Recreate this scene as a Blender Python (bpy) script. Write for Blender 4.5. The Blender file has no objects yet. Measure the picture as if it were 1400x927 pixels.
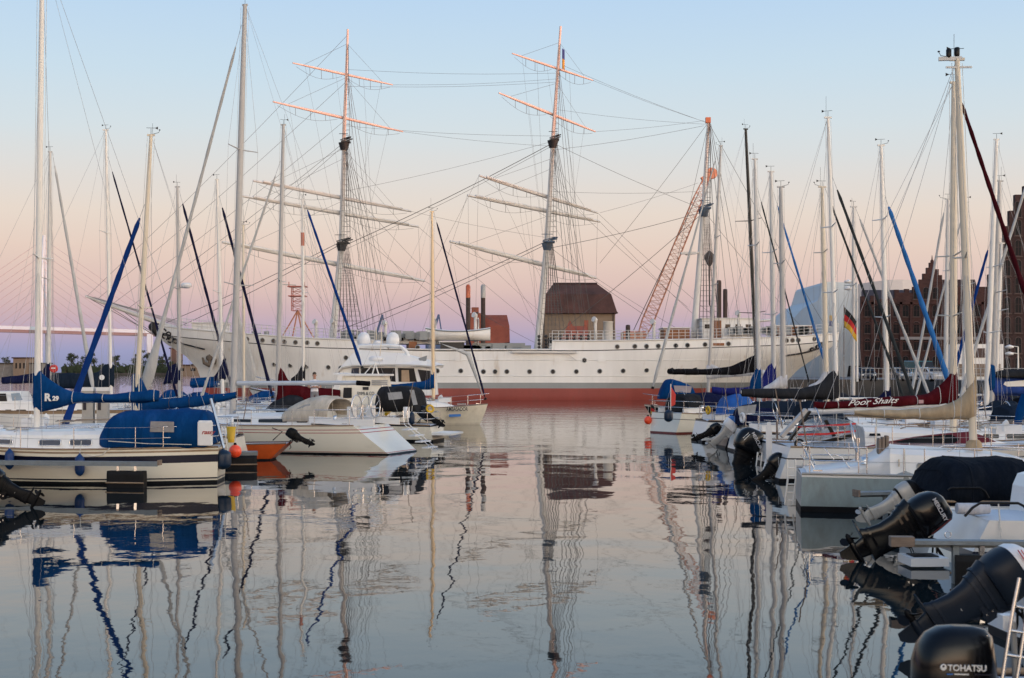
import bpy, math, random
from mathutils import Vector as V, Matrix, noise
R = math.radians
random.seed(7)
C = bpy.context.scene.collection
F, CX, HY, CH = 2000.0, 700.0, 507.0, 3.1      # focal length, vertical axis and eye level in photo pixels, eye height in metres

def P(px, py, d):
    return V(((px - CX) * d / F, d, CH - (py - HY) * d / F))
def dist(yw):                                   # distance of a point of the water seen on row yw
    return CH * F / (yw - HY)
def hx(s):
    s = s.lstrip('#')
    r = []
    for i in (0, 2, 4):
        c = int(s[i:i+2], 16) / 255
        r.append(c / 12.92 if c <= .04045 else ((c + .055) / 1.055) ** 2.4)
    return tuple(r)

# ------------------------------------------------------------------ materials
MATS = {}
def mat(name, col, rough=.5, metal=0, var=.12, nscale=3.0, bump=0, bscale=30, stretch=(1, 1, 1), coat=0, tint=None, tscale=1.2, tpow=.55, spec=.5):
    if name in MATS: return MATS[name]
    m = bpy.data.materials.new(name); m.use_nodes = True
    nt = m.node_tree; N = nt.nodes; L = nt.links
    b = N['Principled BSDF']
    b.inputs['Roughness'].default_value = rough; b.inputs['Metallic'].default_value = metal
    b.inputs['Coat Weight'].default_value = coat; b.inputs['Coat Roughness'].default_value = .12
    b.inputs['Specular IOR Level'].default_value = spec
    tc = N.new('ShaderNodeTexCoord'); mp = N.new('ShaderNodeMapping'); mp.inputs['Scale'].default_value = stretch
    L.new(tc.outputs['Object'], mp.inputs['Vector'])
    n = N.new('ShaderNodeTexNoise'); n.inputs['Scale'].default_value = nscale; n.inputs['Detail'].default_value = 5; n.inputs['Roughness'].default_value = .65
    L.new(mp.outputs[0], n.inputs['Vector'])
    mr = N.new('ShaderNodeMapRange'); mr.inputs['From Min'].default_value = .3; mr.inputs['From Max'].default_value = .7
    mr.inputs['To Min'].default_value = 1 - var; mr.inputs['To Max'].default_value = 1 + var
    L.new(n.outputs['Fac'], mr.inputs['Value'])
    mx = N.new('ShaderNodeMix'); mx.data_type = 'RGBA'; mx.blend_type = 'MULTIPLY'; mx.inputs['Factor'].default_value = 1
    mx.inputs['A'].default_value = (*col, 1)
    L.new(mr.outputs[0], mx.inputs['B'])
    out = mx.outputs['Result']
    if tint:                                    # dirt, rust or moss with a shape of its own
        n2 = N.new('ShaderNodeTexNoise'); n2.inputs['Scale'].default_value = tscale; n2.inputs['Detail'].default_value = 8; n2.inputs['Roughness'].default_value = .7
        L.new(mp.outputs[0], n2.inputs['Vector'])
        r2 = N.new('ShaderNodeMapRange'); r2.inputs['From Min'].default_value = tpow; r2.inputs['From Max'].default_value = tpow + .2; r2.inputs['To Max'].default_value = .75
        L.new(n2.outputs['Fac'], r2.inputs['Value'])
        m2 = N.new('ShaderNodeMix'); m2.data_type = 'RGBA'; L.new(r2.outputs[0], m2.inputs['Factor']); L.new(out, m2.inputs['A']); m2.inputs['B'].default_value = (*tint, 1)
        out = m2.outputs['Result']
    L.new(out, b.inputs['Base Color'])
    mrr = N.new('ShaderNodeMapRange'); mrr.inputs['To Min'].default_value = max(.02, rough - .08); mrr.inputs['To Max'].default_value = min(1, rough + .08)
    L.new(n.outputs['Fac'], mrr.inputs['Value']); L.new(mrr.outputs[0], b.inputs['Roughness'])
    if bump:
        n3 = N.new('ShaderNodeTexNoise'); n3.inputs['Scale'].default_value = bscale; n3.inputs['Detail'].default_value = 4
        L.new(mp.outputs[0], n3.inputs['Vector'])
        bp = N.new('ShaderNodeBump'); bp.inputs['Strength'].default_value = .8; bp.inputs['Distance'].default_value = bump
        L.new(n3.outputs['Fac'], bp.inputs['Height']); L.new(bp.outputs[0], b.inputs['Normal'])
    MATS[name] = m
    return m

def brickmat(name, c1, c2, mortar, scale=4):
    m = mat(name, c1, .9, var=.3, nscale=.5, tint=c2, tscale=.35, tpow=.5)
    nt = m.node_tree; N = nt.nodes; L = nt.links; b = N['Principled BSDF']
    src = b.inputs['Base Color'].links[0].from_socket
    br = N.new('ShaderNodeTexBrick'); br.inputs['Scale'].default_value = scale; br.inputs['Mortar Size'].default_value = .012
    br.inputs['Color1'].default_value = (1, 1, 1, 1); br.inputs['Color2'].default_value = (.65, .62, .6, 1); br.inputs['Mortar'].default_value = (*mortar, 1)
    tc = N.new('ShaderNodeTexCoord'); mp = N.new('ShaderNodeMapping'); mp.inputs['Rotation'].default_value = (R(90), 0, 0)
    L.new(tc.outputs['Object'], mp.inputs['Vector']); L.new(mp.outputs[0], br.inputs['Vector'])
    mx = N.new('ShaderNodeMix'); mx.data_type = 'RGBA'; mx.blend_type = 'MULTIPLY'; mx.inputs['Factor'].default_value = 1
    L.new(src, mx.inputs['A']); L.new(br.outputs['Color'], mx.inputs['B']); L.new(mx.outputs['Result'], b.inputs['Base Color'])
    return m

def windowglass(name, col=(.014, .016, .02), rough=.12, alpha=None):
    return mat(name, col, rough, var=.3, nscale=1.5, spec=.4)

WHITE = mat('gel_white', (.76, .76, .75), .3, var=.05, nscale=1.2, coat=.15, tint=(.55, .52, .45), tscale=.8, tpow=.62)
CREAM = mat('gel_cream', (.74, .70, .60), .25, var=.05, nscale=1.0, coat=.3, tint=(.55, .5, .38), tscale=.9, tpow=.63)
HULLCREAM = mat('hull_cream', (.76, .715, .60), .22, var=.05, nscale=1.0, coat=.4, stretch=(.4, .4, 1), tint=(.6, .54, .42), tscale=1.4, tpow=.62)
HULLGREY = mat('hull_grey', (.27, .34, .36), .35, var=.12, nscale=1.6, stretch=(1, 1, .35), tint=(.20, .23, .22), tscale=2.2, tpow=.52)
DECK = mat('deck_white', (.62, .64, .67), .6, var=.06, nscale=2.0, tint=(.5, .48, .44), tscale=1.1, tpow=.6, spec=.3)
TEAK = mat('teak', (.27, .19, .12), .7, var=.25, nscale=5, stretch=(.3, 4, 1))
NAVY = mat('navy_paint', (.004, .006, .022), .3, var=.15, spec=.3)
BLACKP = mat('black_paint', (.006, .006, .007), .4, var=.3, spec=.25)
ANTIF = mat('antifouling_black', (.008, .009, .012), .6, var=.4, spec=.2)
ANTIFR = mat('antifouling_red', (.16, .03, .025), .6, var=.3)
ALU = mat('mast_alu', (.58, .565, .54), .38, var=.06, nscale=2)
ALUW = mat('mast_white', (.76, .73, .68), .35, var=.05, nscale=2)
ALUG = mat('mast_grey', (.42, .41, .40), .4, var=.08, nscale=2)
ALUT = mat('mast_tan', (.68, .59, .46), .4, var=.06, nscale=2)
ALUGOLD = mat('mast_gold', (.78, .58, .36), .4, var=.06, nscale=2)
BLACKM = mat('mast_black', (.010, .010, .011), .4, var=.2, spec=.3)
STEEL = mat('stainless', (.62, .62, .63), .22, 1, var=.08)
WIRE = mat('wire', (.36, .36, .37), .5, .3, var=.05)
ROPE = mat('rope_white', (.6, .58, .53), .9, var=.15, nscale=20)
ROPEB = mat('rope_dark', (.05, .05, .06), .9, var=.15, nscale=20)
def canvas(n, c, var=.22):
    return mat(n, c, .88, var=var, nscale=1.6, bump=.07, bscale=2.6, stretch=(2.2, 1, .7), spec=.06, tint=tuple(min(1, k * 1.5 + .012) for k in c), tscale=.9, tpow=.52)
BLUEC = canvas('canvas_blue', (.0025, .042, .145))
NAVYC = canvas('canvas_navy', (.007, .010, .038))
PURPC = canvas('canvas_purple_blue', (.014, .018, .12))
SLATEC = canvas('canvas_slate', (.012, .020, .034))
GREYC = canvas('canvas_charcoal', (.022, .023, .026))
DARKC = canvas('canvas_black', (.006, .006, .008))
REDC = canvas('canvas_burgundy', (.066, .005, .008))
TANC = canvas('canvas_tan', (.40, .30, .19))
SILVC = canvas('canvas_silver', (.50, .50, .52))
BEIGEC = canvas('canvas_beige', (.50, .44, .36))
SAILC = canvas('sail_grey', (.44, .44, .43), .08)
SAILB = canvas('sail_blue', (.006, .035, .17), .12)
SAILB2 = canvas('sail_lightblue', (.03, .14, .38), .12)
SAILN = canvas('sail_navy', (.010, .010, .035), .2)
SAILR = canvas('sail_darkred', (.045, .004, .008), .2)
SAILD = canvas('sail_dark', (.03, .035, .038), .2)
GLASS = windowglass('boat_glass')
GLASSB = windowglass('boat_glass_blue', (.02, .03, .06))
CLEARV = mat('tent_film', (.30, .31, .32), .15, var=.25, nscale=2, spec=.5)
for _l in [CLEARV.node_tree]:
    _t = _l.nodes.new('ShaderNodeBsdfTransparent'); _m = _l.nodes.new('ShaderNodeMixShader'); _m.inputs[0].default_value = .38
    _l.links.new(_t.outputs[0], _m.inputs[1]); _l.links.new(_l.nodes['Principled BSDF'].outputs[0], _m.inputs[2]); _l.links.new(_m.outputs[0], _l.nodes['Material Output'].inputs['Surface'])
CLEAR = mat('clear_vinyl', (.34, .35, .36), .15, var=.25, nscale=2, spec=.8)
RUBBER = mat('black_rubber', (.006, .006, .007), .6, var=.4, nscale=4, spec=.2)
ORANGE = mat('orange_vinyl', (.95, .09, .03), .35, var=.06)
ORANGEH = mat('orange_paint', (.50, .085, .015), .35, var=.15, coat=.3)
YELLOW = mat('yellow_plastic', (.62, .38, .015), .5, var=.12)
FBLUE = mat('fender_blue', (.008, .04, .15), .4, var=.1, spec=.3)
FNAVY = mat('fender_navy', (.008, .022, .05), .4, var=.1, spec=.3)
PONT = mat('pontoon_steel', (.17, .20, .22), .55, .2, var=.2, tint=(.14, .13, .12), tscale=2)
WOOD = mat('weathered_wood', (.20, .15, .115), .85, var=.35, nscale=4, stretch=(.3, 3, 3))
BMOT = mat('motor_black', (.003, .0035, .005), .18, var=.2, spec=.28)
BMOTM = mat('motor_matte', (.005, .0055, .007), .45, var=.3, spec=.12, tint=(.035, .036, .038), tscale=4, tpow=.6)
SMOT = mat('motor_slate', (.010, .016, .027), .38, var=.2, spec=.16, tint=(.03, .036, .045), tscale=3, tpow=.6)
GMOT = mat('motor_grey', (.33, .33, .32), .4, .2, var=.12)
WMOT = mat('motor_white', (.72, .72, .72), .35, var=.05)
REDP = mat('red_paint', (.55, .025, .02), .45, var=.12)
WTXT = mat('lettering_white', (.80, .78, .74), .6, var=.04)
BTXT = mat('lettering_black', (.02, .02, .022), .6, var=.05)
RTXT = mat('lettering_red', (.33, .02, .02), .6, var=.05)
LBLUE = mat('sticker_blue', (.03, .17, .5), .5, var=.05)

# ------------------------------------------------------------------ mesh building
class MB:
    def __init__(s): s.v = []; s.f = []; s.m = []; s.sm = []
    def add(s, vs, fs, mi=0, smooth=False):
        o = len(s.v); s.v += [V(v) for v in vs]
        for f in fs:
            s.f.append([i + o for i in f]); s.m.append(mi); s.sm.append(smooth)
        return s
    def box(s, c, size, mi=0, rz=0, ry=0):
        c = V(c); x, y, z = [k / 2 for k in size]
        M = Matrix.Rotation(rz, 3, 'Z') @ Matrix.Rotation(ry, 3, 'Y')
        vs = [c + M @ V((a * x, b * y, e * z)) for e in (-1, 1) for b in (-1, 1) for a in (-1, 1)]
        return s.add(vs, [(0, 2, 3, 1), (4, 5, 7, 6), (0, 1, 5, 4), (2, 6, 7, 3), (0, 4, 6, 2), (1, 3, 7, 5)], mi)
    def bar(s, a, b, w, h=None, mi=0):          # a bar of rectangular section from a to b
        a, b = V(a), V(b); h = h or w; d = (b - a).normalized()
        u = d.cross(V((0, 0, 1)))
        u = u.normalized() if u.length > .01 else V((1, 0, 0)); v = u.cross(d).normalized()
        vs = [p + u * i * w / 2 + v * j * h / 2 for p in (a, b) for i, j in ((-1, -1), (1, -1), (1, 1), (-1, 1))]
        return s.add(vs, [(0, 1, 2, 3), (7, 6, 5, 4), (0, 4, 5, 1), (1, 5, 6, 2), (2, 6, 7, 3), (3, 7, 4, 0)], mi)
    def tube(s, pts, r, n=6, mi=0, smooth=True, cap=True, flat=1.0):
        pts = [V(p) for p in pts]; k = len(pts)
        rs = r if isinstance(r, (list, tuple)) else [r] * k
        rings = []; u = None
        for i, p in enumerate(pts):
            t = (pts[min(i + 1, k - 1)] - pts[max(i - 1, 0)]).normalized()
            if u is None:
                u = t.cross(V((0, 0, 1)))
                if u.length < .05: u = t.cross(V((0, 1, 0)))
            u = (u - t * u.dot(t)).normalized(); w = t.cross(u)
            rings.append([p + (u * math.cos(a) * flat + w * math.sin(a)) * rs[i] for a in [2 * math.pi * j / n for j in range(n)]])
        return s.loft(rings, mi, smooth, cap)
    def loft(s, rings, mi=0, smooth=True, cap=True, closed=True):
        n = len(rings[0]); o = len(s.v)
        for r in rings: s.v += [V(p) for p in r]
        for i in range(len(rings) - 1):
            for j in range(n if closed else n - 1):
                a = o + i * n + j; b = o + i * n + (j + 1) % n
                s.f.append([a, b, b + n, a + n]); s.m.append(mi); s.sm.append(smooth)
        if cap:
            for r, fl in ((rings[0], True), (rings[-1], False)):
                idx = list(range(n))
                s.add(r, [idx[::-1] if fl else idx], mi, False)
        return s
    def lathe(s, prof, n=14, mi=0, axis=None, org=(0, 0, 0), smooth=True):
        org = V(org); ax = V(axis or (0, 0, 1)).normalized()
        u = ax.cross(V((0, 1, 0)));
        if u.length < .05: u = ax.cross(V((1, 0, 0)))
        u.normalize(); w = ax.cross(u)
        rings = [[org + ax * z + (u * math.cos(a) + w * math.sin(a)) * r for a in [2 * math.pi * j / n for j in range(n)]] for r, z in prof]
        return s.loft(rings, mi, smooth, True)
    def ball(s, c, rx, ry=None, rz=None, n=14, mi=0):
        ry = ry or rx; rz = rz or rx; c = V(c); rings = []
        for i in range(n + 1):
            th = math.pi * i / n; th = min(max(th, .03), math.pi - .03)
            rings.append([c + V((rx * math.sin(th) * math.cos(a), ry * math.sin(th) * math.sin(a), -rz * math.cos(th))) for a in [2 * math.pi * j / n for j in range(n)]])
        return s.loft(rings, mi)
    def prism(s, poly, dv, mi=0):               # a polygon pushed along dv
        n = len(poly); dv = V(dv); poly = [V(p) for p in poly]
        fs = [list(range(n))[::-1], list(range(n, 2 * n))] + [(i, (i + 1) % n, n + (i + 1) % n, n + i) for i in range(n)]
        return s.add(poly + [p + dv for p in poly], fs, mi)
    def torus(s, c, r, t, ax=(0, 0, 1), n=20, mi=0):
        ax = V(ax).normalized(); u = ax.orthogonal().normalized(); w = ax.cross(u); c = V(c)
        rings = []
        for i in range(n + 1):
            a = 2 * math.pi * i / n; d = u * math.cos(a) + w * math.sin(a)
            rings.append([c + d * r + (d * math.cos(b) + ax * math.sin(b)) * t for b in [2 * math.pi * j / 7 for j in range(7)]])
        return s.loft(rings, mi, True, False)
    def xf(s, M):
        s.v = [M @ v for v in s.v]; return s
    def build(s, name, mats, parent=None, label=None, fix=True):
        me = bpy.data.meshes.new(name)
        me.from_pydata([tuple(v) for v in s.v], [], s.f)
        for m in (mats if isinstance(mats, (list, tuple)) else [mats]): me.materials.append(m)
        me.polygons.foreach_set('material_index', s.m); me.polygons.foreach_set('use_smooth', s.sm)
        if fix:
            import bmesh
            bm = bmesh.new(); bm.from_mesh(me); bmesh.ops.recalc_face_normals(bm, faces=bm.faces); bm.to_mesh(me); bm.free()
        o = bpy.data.objects.new(name, me); C.objects.link(o)
        if parent is not None: o.parent = parent
        if label: o['label'] = label
        return o

WM = {}
def tag(o, label=None, cat=None, group=None, kind=None):
    if label: o['label'] = label
    if cat: o['category'] = cat
    if group: o['group'] = group
    if kind: o['kind'] = kind
    return o
def thing(name, label, cat, loc=(0, 0, 0), rz=0, group=None):
    o = bpy.data.objects.new(name, None); C.objects.link(o); o.empty_display_size = .3
    o.location = loc; o.rotation_euler = (0, 0, rz)
    WM[o.name] = (Matrix.Translation(V(loc)) @ Matrix.Rotation(rz, 4, 'Z')).inverted()
    return tag(o, label, cat, group)
def child(mb, name, mats, t, label=None):       # mesh written in world coordinates -> part of t
    return mb.xf(WM[t.name]).build(name, mats, t, label)
def solo(mb, name, mats, label, cat, org, group=None):   # a one-mesh thing written in world coordinates
    org = V(org); mb.xf(Matrix.Translation(-org)); o = mb.build(name, mats); o.location = org
    return tag(o, label, cat, group)
def clone(o, parent, loc, rz=None):
    c = o.copy(); C.objects.link(c); c.parent = parent; c.location = loc
    if rz is not None: c.rotation_euler = (0, 0, rz)
    return c
def letters(parent, s, org, ex, ey, size, m, name='lettering', shear=0, bold=.0, squeeze=1):
    cu = bpy.data.curves.new('lettering_curve', 'FONT'); cu.body = s; cu.size = 1; cu.extrude = .006 / size; cu.shear = shear; cu.offset = bold
    tmp = bpy.data.objects.new('lettering_curve', cu); C.objects.link(tmp)
    me = bpy.data.meshes.new_from_object(tmp.evaluated_get(bpy.context.evaluated_depsgraph_get()))
    bpy.data.objects.remove(tmp)
    ex = V(ex).normalized(); ey = V(ey).normalized(); ez = ex.cross(ey); org = V(org)
    for v in me.vertices: v.co = org + (ex * v.co.x * squeeze + ey * v.co.y + ez * v.co.z) * size
    me.materials.clear(); me.materials.append(m)
    o = bpy.data.objects.new(name, me); C.objects.link(o); o.parent = parent
    return o
def lerp(a, b, f): return a + (b - a) * f
def interp(x, tab):
    if x <= tab[0][0]: return tab[0][1]
    for (a, p), (b, q) in zip(tab, tab[1:]):
        if x <= b: return lerp(p, q, (x - a) / (b - a) if b > a else 0)
    return tab[-1][1]
def smooth_stations(st, k=4):                   # Catmull-Rom through tuples
    if len(st) < 3: k = 3
    out = []
    for i in range(len(st) - 1):
        p0 = st[max(i - 1, 0)]; p1 = st[i]; p2 = st[i + 1]; p3 = st[min(i + 2, len(st) - 1)]
        for j in range(k):
            t = j / k
            out.append(tuple(.5 * (2 * b + (c - a) * t + (2 * a - 5 * b + 4 * c - d) * t * t + (3 * b - a - 3 * c + d) * t ** 3) for a, b, c, d in zip(p0, p1, p2, p3)))
    out.append(tuple(st[-1])); return out
# ------------------------------------------------------------------ boats
SAILGROUP = 'sailing boats moored along the two sides of the basin'
MOTORGROUP = 'motor boats moored among the sailing boats'
class Boat:
    """Local frame: x from stern to bow along the centre line, y to port, z up from the water."""
    def __init__(b, name, label, cat, stern, yw, h, group):
        d = dist(yw); S = P(stern, yw, d); S.z = 0
        b.S = S; b.h = R(h); b.t = thing(name, label, cat, S, b.h, group)
        b.u = V((math.cos(b.h), math.sin(b.h), 0)); b.n = V((-math.sin(b.h), math.cos(b.h), 0))
        b.near = -1 if b.n.y > 0 else 1
    def s(b, px, off=0):
        q = b.S + b.n * off; k = (px - CX) / F
        return (k * q.y - q.x) / (b.u.x - k * b.u.y)
    def dep(b, s, off=0): return (b.S + b.u * s + b.n * off).y
    def pt(b, px, py, off=0):
        s = b.s(px, off); return V((s, off, CH - (py - HY) * b.dep(s, off) / F))
    def loc(b, w): return WM[b.t.name] @ V(w)

    def hull(b, L, B, zs=.95, zm=.9, zb=1.25, rs=0, rb=.9, bt=.7, bands=None, mats=None, deck=DECK, rail=TEAK, depth=.45, N=26, name='hull'):
        """bands: [(mode, value, material index)] from the sheer down; mode 's' = below the sheer, 'w' = above the water."""
        b.L, b.B = L, B
        def sheer(t):
            if t < .45: f = 1 - t / .45; return zm + (zs - zm) * f * f
            f = (t - .45) / .55; return zm + (zb - zm) * f * f
        def plan(t):
            if t < .42: return bt + (1 - bt) * math.sin(math.pi / 2 * t / .42)
            return max(math.cos((t - .42) / .58 * math.pi / 2), 0) ** .78
        def xx(t, z):
            sx = -rs * max(0, min(1, z / zs)) if rs > 0 else -rs * (z / zs)
            bx = L - rb * (1 - z / zb) ** 1.25 if z < zb else L
            return sx + t * (bx - sx)
        def yy(t, z):
            zz = z / sheer(t)
            f = 1 if zz >= 1 else (.84 + .16 * max(zz, 0) ** .6 if zz >= 0 else .84 * math.sqrt(max(0, 1 - (z / -depth) ** 2)))
            if zz < 1 and t > .5: f *= 1 - .45 * ((t - .5) / .5) * (1 - max(zz, 0))
            return B / 2 * plan(t) * f
        b.sheer, b.yy, b.xx = sheer, yy, xx
        bands = bands or [('s', .06, 1), ('w', .1, 0), ('w', -1, 2)]
        zl = [[], []]                           # rows: (function of t, material below it)
        rows = [(lambda t: sheer(t), None)]
        prev = ('s', 0)
        for mode, val, mi in bands:
            if mode == 'w' and val < 0: val = -depth
            k = 1 if mode == 's' else (5 if prev[0] == 's' or abs(prev[1] - val) > .3 else 1)
            for q in range(1, k + 1):
                def zf(t, pm=prev, m=mode, v=val, q=q, k=k):
                    a = sheer(t) - pm[1] if pm[0] == 's' else pm[1]; e = sheer(t) - v if m == 's' else v
                    return a + (e - a) * q / k
                rows.append((zf, mi))
            prev = (mode, val)
        m = MB(); n = len(rows)
        ts = [i / N for i in range(N + 1)]
        for sd in (1, -1):
            vs = []; fs = []; ms = []
            for t in ts:
                for zf, _ in rows:
                    z = zf(t); vs.append((xx(t, z), sd * yy(t, z), z))
            for i in range(N):
                for j in range(n - 1):
                    m_ = rows[j + 1][1]; a = i * n + j
                    fs.append((a, a + 1, a + n + 1, a + n)); ms.append(m_)
            o = len(m.v); m.v += [V(v) for v in vs]
            for f, k in zip(fs, ms): m.f.append([i + o for i in f]); m.m.append(k); m.sm.append(True)
        for j in range(n - 1):                  # transom
            z0, z1 = rows[j][0](0), rows[j + 1][0](0)
            q = [(xx(0, z0), yy(0, z0), z0), (xx(0, z0), -yy(0, z0), z0), (xx(0, z1), -yy(0, z1), z1), (xx(0, z1), yy(0, z1), z1)]
            m.add(q, [(0, 1, 2, 3)], rows[j + 1][1])
        b.hullo = m.build(name, mats or [WHITE, NAVY, ANTIF], b.t, fix=False)
        dk = MB(); rings = []
        for t in ts:
            z = sheer(t) - .025; y = max(yy(t, z) - .02, .005); x = xx(t, z)
            rings.append([(x, -y, z), (x, -y * .5, z + .05 * B / 3), (x, 0, z + .07 * B / 3), (x, y * .5, z + .05 * B / 3), (x, y, z)])
        dk.loft(rings, 0, True, False, False); dk.build('deck', deck, b.t)
        if rail:
            rm = MB()
            for sd in (1, -1): rm.tube([(xx(t, sheer(t)), sd * yy(t, sheer(t)), sheer(t) + .015) for t in ts], .028, 5)
            rm.build('toe_rail', rail, b.t)
        return b
    def sp(b, t, sd, dz=0, inset=.06):
        z = b.sheer(t); return V((b.xx(t, z), sd * max(b.yy(t, z) - inset, .02), z + dz))
    def coach(b, x0, x1, h0, h1, w0, w1, m=WHITE, windows=(), wm=GLASS, name='cabin', front=.35, frames=None, zoff=0):
        N = 12; rings = []
        def dims(f):
            x = x0 + (x1 - x0) * f; h = lerp(h0, h1, f); w = lerp(w0, w1, f)
            if f > 1 - front: e = (f - 1 + front) / front; h *= 1 - e * e * .85; w *= 1 - .25 * e * e
            return x, h, w
        def ring(f):
            x, h, w = dims(f); zd = b.sheer(min(max(x / b.L, 0), 1)) - .02 + zoff
            return [(x, -w, zd), (x, -w * .93, zd + h * .8), (x, -w * .8, zd + h), (x, 0, zd + h * 1.1), (x, w * .8, zd + h), (x, w * .93, zd + h * .8), (x, w, zd)]
        m_ = MB().loft([ring(i / N) for i in range(N + 1)], 0, False, True); o = m_.build(name, m, b.t)
        for fa, fb, va, vb in windows:
            for sd in (-1, 1):
                q = []
                for f, v in ((fa, va), (fb, va), (fb, vb), (fa, vb)):
                    x, h, w = dims(f); zd = b.sheer(min(max(x / b.L, 0), 1)) - .02 + zoff
                    q.append(V((x, sd * (w * (1 - .07 * v) + .004), zd + h * .8 * v)))
                c = sum(q, V()) / 4; poly = []
                for i in range(4):              # rounded corners
                    a, p, e = q[i - 1], q[i], q[(i + 1) % 4]
                    k = .28
                    da = (a - p) * min(.5, k * (q[3] - q[0]).length / max((a - p).length, .01)); de = (e - p) * min(.5, k * (q[3] - q[0]).length / max((e - p).length, .01))
                    poly += [p + da, p + (da + de) * .28, p + de]
                w_ = MB().prism(poly, (0, sd * .018, 0)).build('window', wm, b.t)
                if frames:
                    MB().tube([p + V((0, sd * .012, 0)) for p in poly + poly[:1]], .016, 5, cap=False).build('frame', frames, w_)
        return o
    def arch(b, st, m, name='sprayhood', n=12, power=2.6, wrinkle=.012, cap=True):
        """st: (x, z_top, z_bottom, half width): a soft cover over hoops."""
        st = smooth_stations(st, 4); rings = []
        for x, zt, zb, w in st:
            r = []
            for i in range(n + 1):
                a = math.pi * i / n; c, s = math.cos(a), math.sin(a)
                y = w * math.copysign(abs(c) ** (2 / power), c); z = zb + (zt - zb) * abs(s) ** (2 / power)
                k = wrinkle * (noise.noise(V((x * 2.5, y * 2.5, z * 3 + b.S.x))) + .5 * noise.noise(V((x * 7 + y * 3, y * 6, z * 6 + b.S.x))))
                r.append((x, y * (1 + k), z + k * 1.4))
            rings.append(r)
        o = MB().loft(rings, 0, True, cap).build(name, m, b.t); sm = MB()
        for f in (.22, .5, .78):
            r = rings[int(f * (len(rings) - 1))]; c = sum((V(p) for p in r), V()) / len(r)
            MB().tube([V(p) + (V(p) - c).normalized() * .004 for p in r], .012, 4, cap=False).build('seam', m, o)
        return o
    def cover(b, st, m, name='sail_cover', off=0):
        """st: pixel stations (px, y_top, y_bottom, half width) along the boom."""
        loc = []
        for px, yt, yb, w in st:
            s = b.s(px, off); d = b.dep(s, off); loc.append((s, CH - (yt - HY) * d / F, CH - (yb - HY) * d / F, w))
        loc = smooth_stations(loc, 5); rings = []; n = 14
        for s, zt, zb, w in loc:
            zc = (zt + zb) / 2; hh = abs(zt - zb) / 2; r = []
            for i in range(n):
                a = 2 * math.pi * i / n
                y = off + w * math.sin(a) * (1 - .25 * math.cos(a)); z = zc + hh * math.cos(a)
                k = .045 * noise.noise(V((s * 2.6, y * 5 + b.S.x, z * 3.5))) + .02 * noise.noise(V((s * 9, y * 9 + b.S.x, z * 7))) - .022 * abs(math.cos(math.pi * s / .75)) ** 6
                r.append((s + k * .3, y + k, z + k * .5))
            rings.append(r)
        o = MB().loft(rings, 0, True, True).build(name, m, b.t); la = MB(); nx = None
        for i, (s, zt, zb, w) in enumerate(loc):
            key = round(s / .75)
            if nx is not None and key != nx and abs(zt - zb) < .75:
                c = sum((V(p) for p in rings[i]), V()) / n; MB().tube([c + (V(p) - c) * 1.04 for p in rings[i]] + [c + (V(rings[i][0]) - c) * 1.04], .009, 4, cap=False).build('lashing', ROPE if (int(b.S.x * 7) % 2) else ROPEB, o)
            nx = key
        la = MB().tube([(V(r[n // 2]) + V((0, 0, -.012))) for r in rings], .014, 4); la.build('seam', m, o)
        return o
    def lifelines(b, ts, h=.6, pulpit=True, pushpit=True, r=.012):
        for sd in (1, -1):
            for t in ts: MB().tube([b.sp(t, sd), b.sp(t, sd, h)], .013, 5).build('stanchion', STEEL, b.t)
        w = MB()
        for sd in (1, -1):
            pts = [.03] + list(ts) + [.93]
            for hh in (h, h * .5): w.tube([b.sp(t, sd, hh - .01) for t in pts], .005, 4)
        w.build('lifeline', WIRE, b.t)
        if pulpit:
            p = MB(); q = b.sp(1, 1, h + .02, 0); q.y = 0; q.x += .08
            a1, a2 = b.sp(.86, 1, h), b.sp(.86, -1, h)
            p.tube([a1, b.sp(.94, 1, h), q + V((0, .10, 0)), q - V((0, .10, 0)), b.sp(.94, -1, h), a2], .016, 6)
            for t in (.86, .95):
                for sd in (1, -1): p.tube([b.sp(t, sd), b.sp(t, sd, h)], .014, 5)
            p.tube([b.sp(.87, 1, h * .5), b.sp(.97, 1, h * .5), b.sp(.97, -1, h * .5), b.sp(.87, -1, h * .5)], .012, 5)
            p.build('pulpit', STEEL, b.t)
        if pushpit:
            p = MB()
            for hh in (h, h * .5): p.tube([b.sp(.16, 1, hh), b.sp(.04, 1, hh), b.sp(.01, .8, hh, .3), b.sp(.01, -.8, hh, .3), b.sp(.04, -1, hh), b.sp(.16, -1, hh)], .015, 6)
            for t in (.02, .16):
                for sd in (1, -1): p.tube([b.sp(t, sd), b.sp(t, sd, h)], .014, 5)
            p.build('pushpit', STEEL, b.t)
        return b
    def mast(b, top, bot, r=.085, m=ALU, spread=(), zfoot=None, boom=None, boomm=None, jib=None, wires=True, vane=True, back=True, lean=0, headlines=True):
        """top, bot: pixels of the mast's ends; spread: rows of the spreaders; jib: (row of its head, foot px or None, material, r_top, r_bottom[, row of foot])"""
        s = b.s(bot[0]); d = b.dep(s); b.ms = s
        w0 = P(bot[0], bot[1], d); w1 = P(top[0], top[1], d)
        f = b.loc(w0); e = b.loc(w1); ax = e - f
        zf = (b.sheer(min(max(s / b.L, 0), 1)) - .05) if zfoot is None else zfoot
        foot = f + ax * ((zf - f.z) / ax.z)
        b.mf, b.mt = foot, e
        def on(z): return foot + (e - foot) * ((z - foot.z) / (e.z - foot.z))
        def row(y): return on(CH - (y - HY) * d / F)
        b.on, b.row = on, row
        k = 8
        MB().tube([lerp(foot, e, i / k) for i in range(k + 1)], [r * (1 if i < 5 else 1 - .35 * ((i - 4) / 4) ** 2) for i in range(k + 1)], 12).build('mast', m, b.t)
        chain = .62 * b.B / 2 + .25
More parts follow.
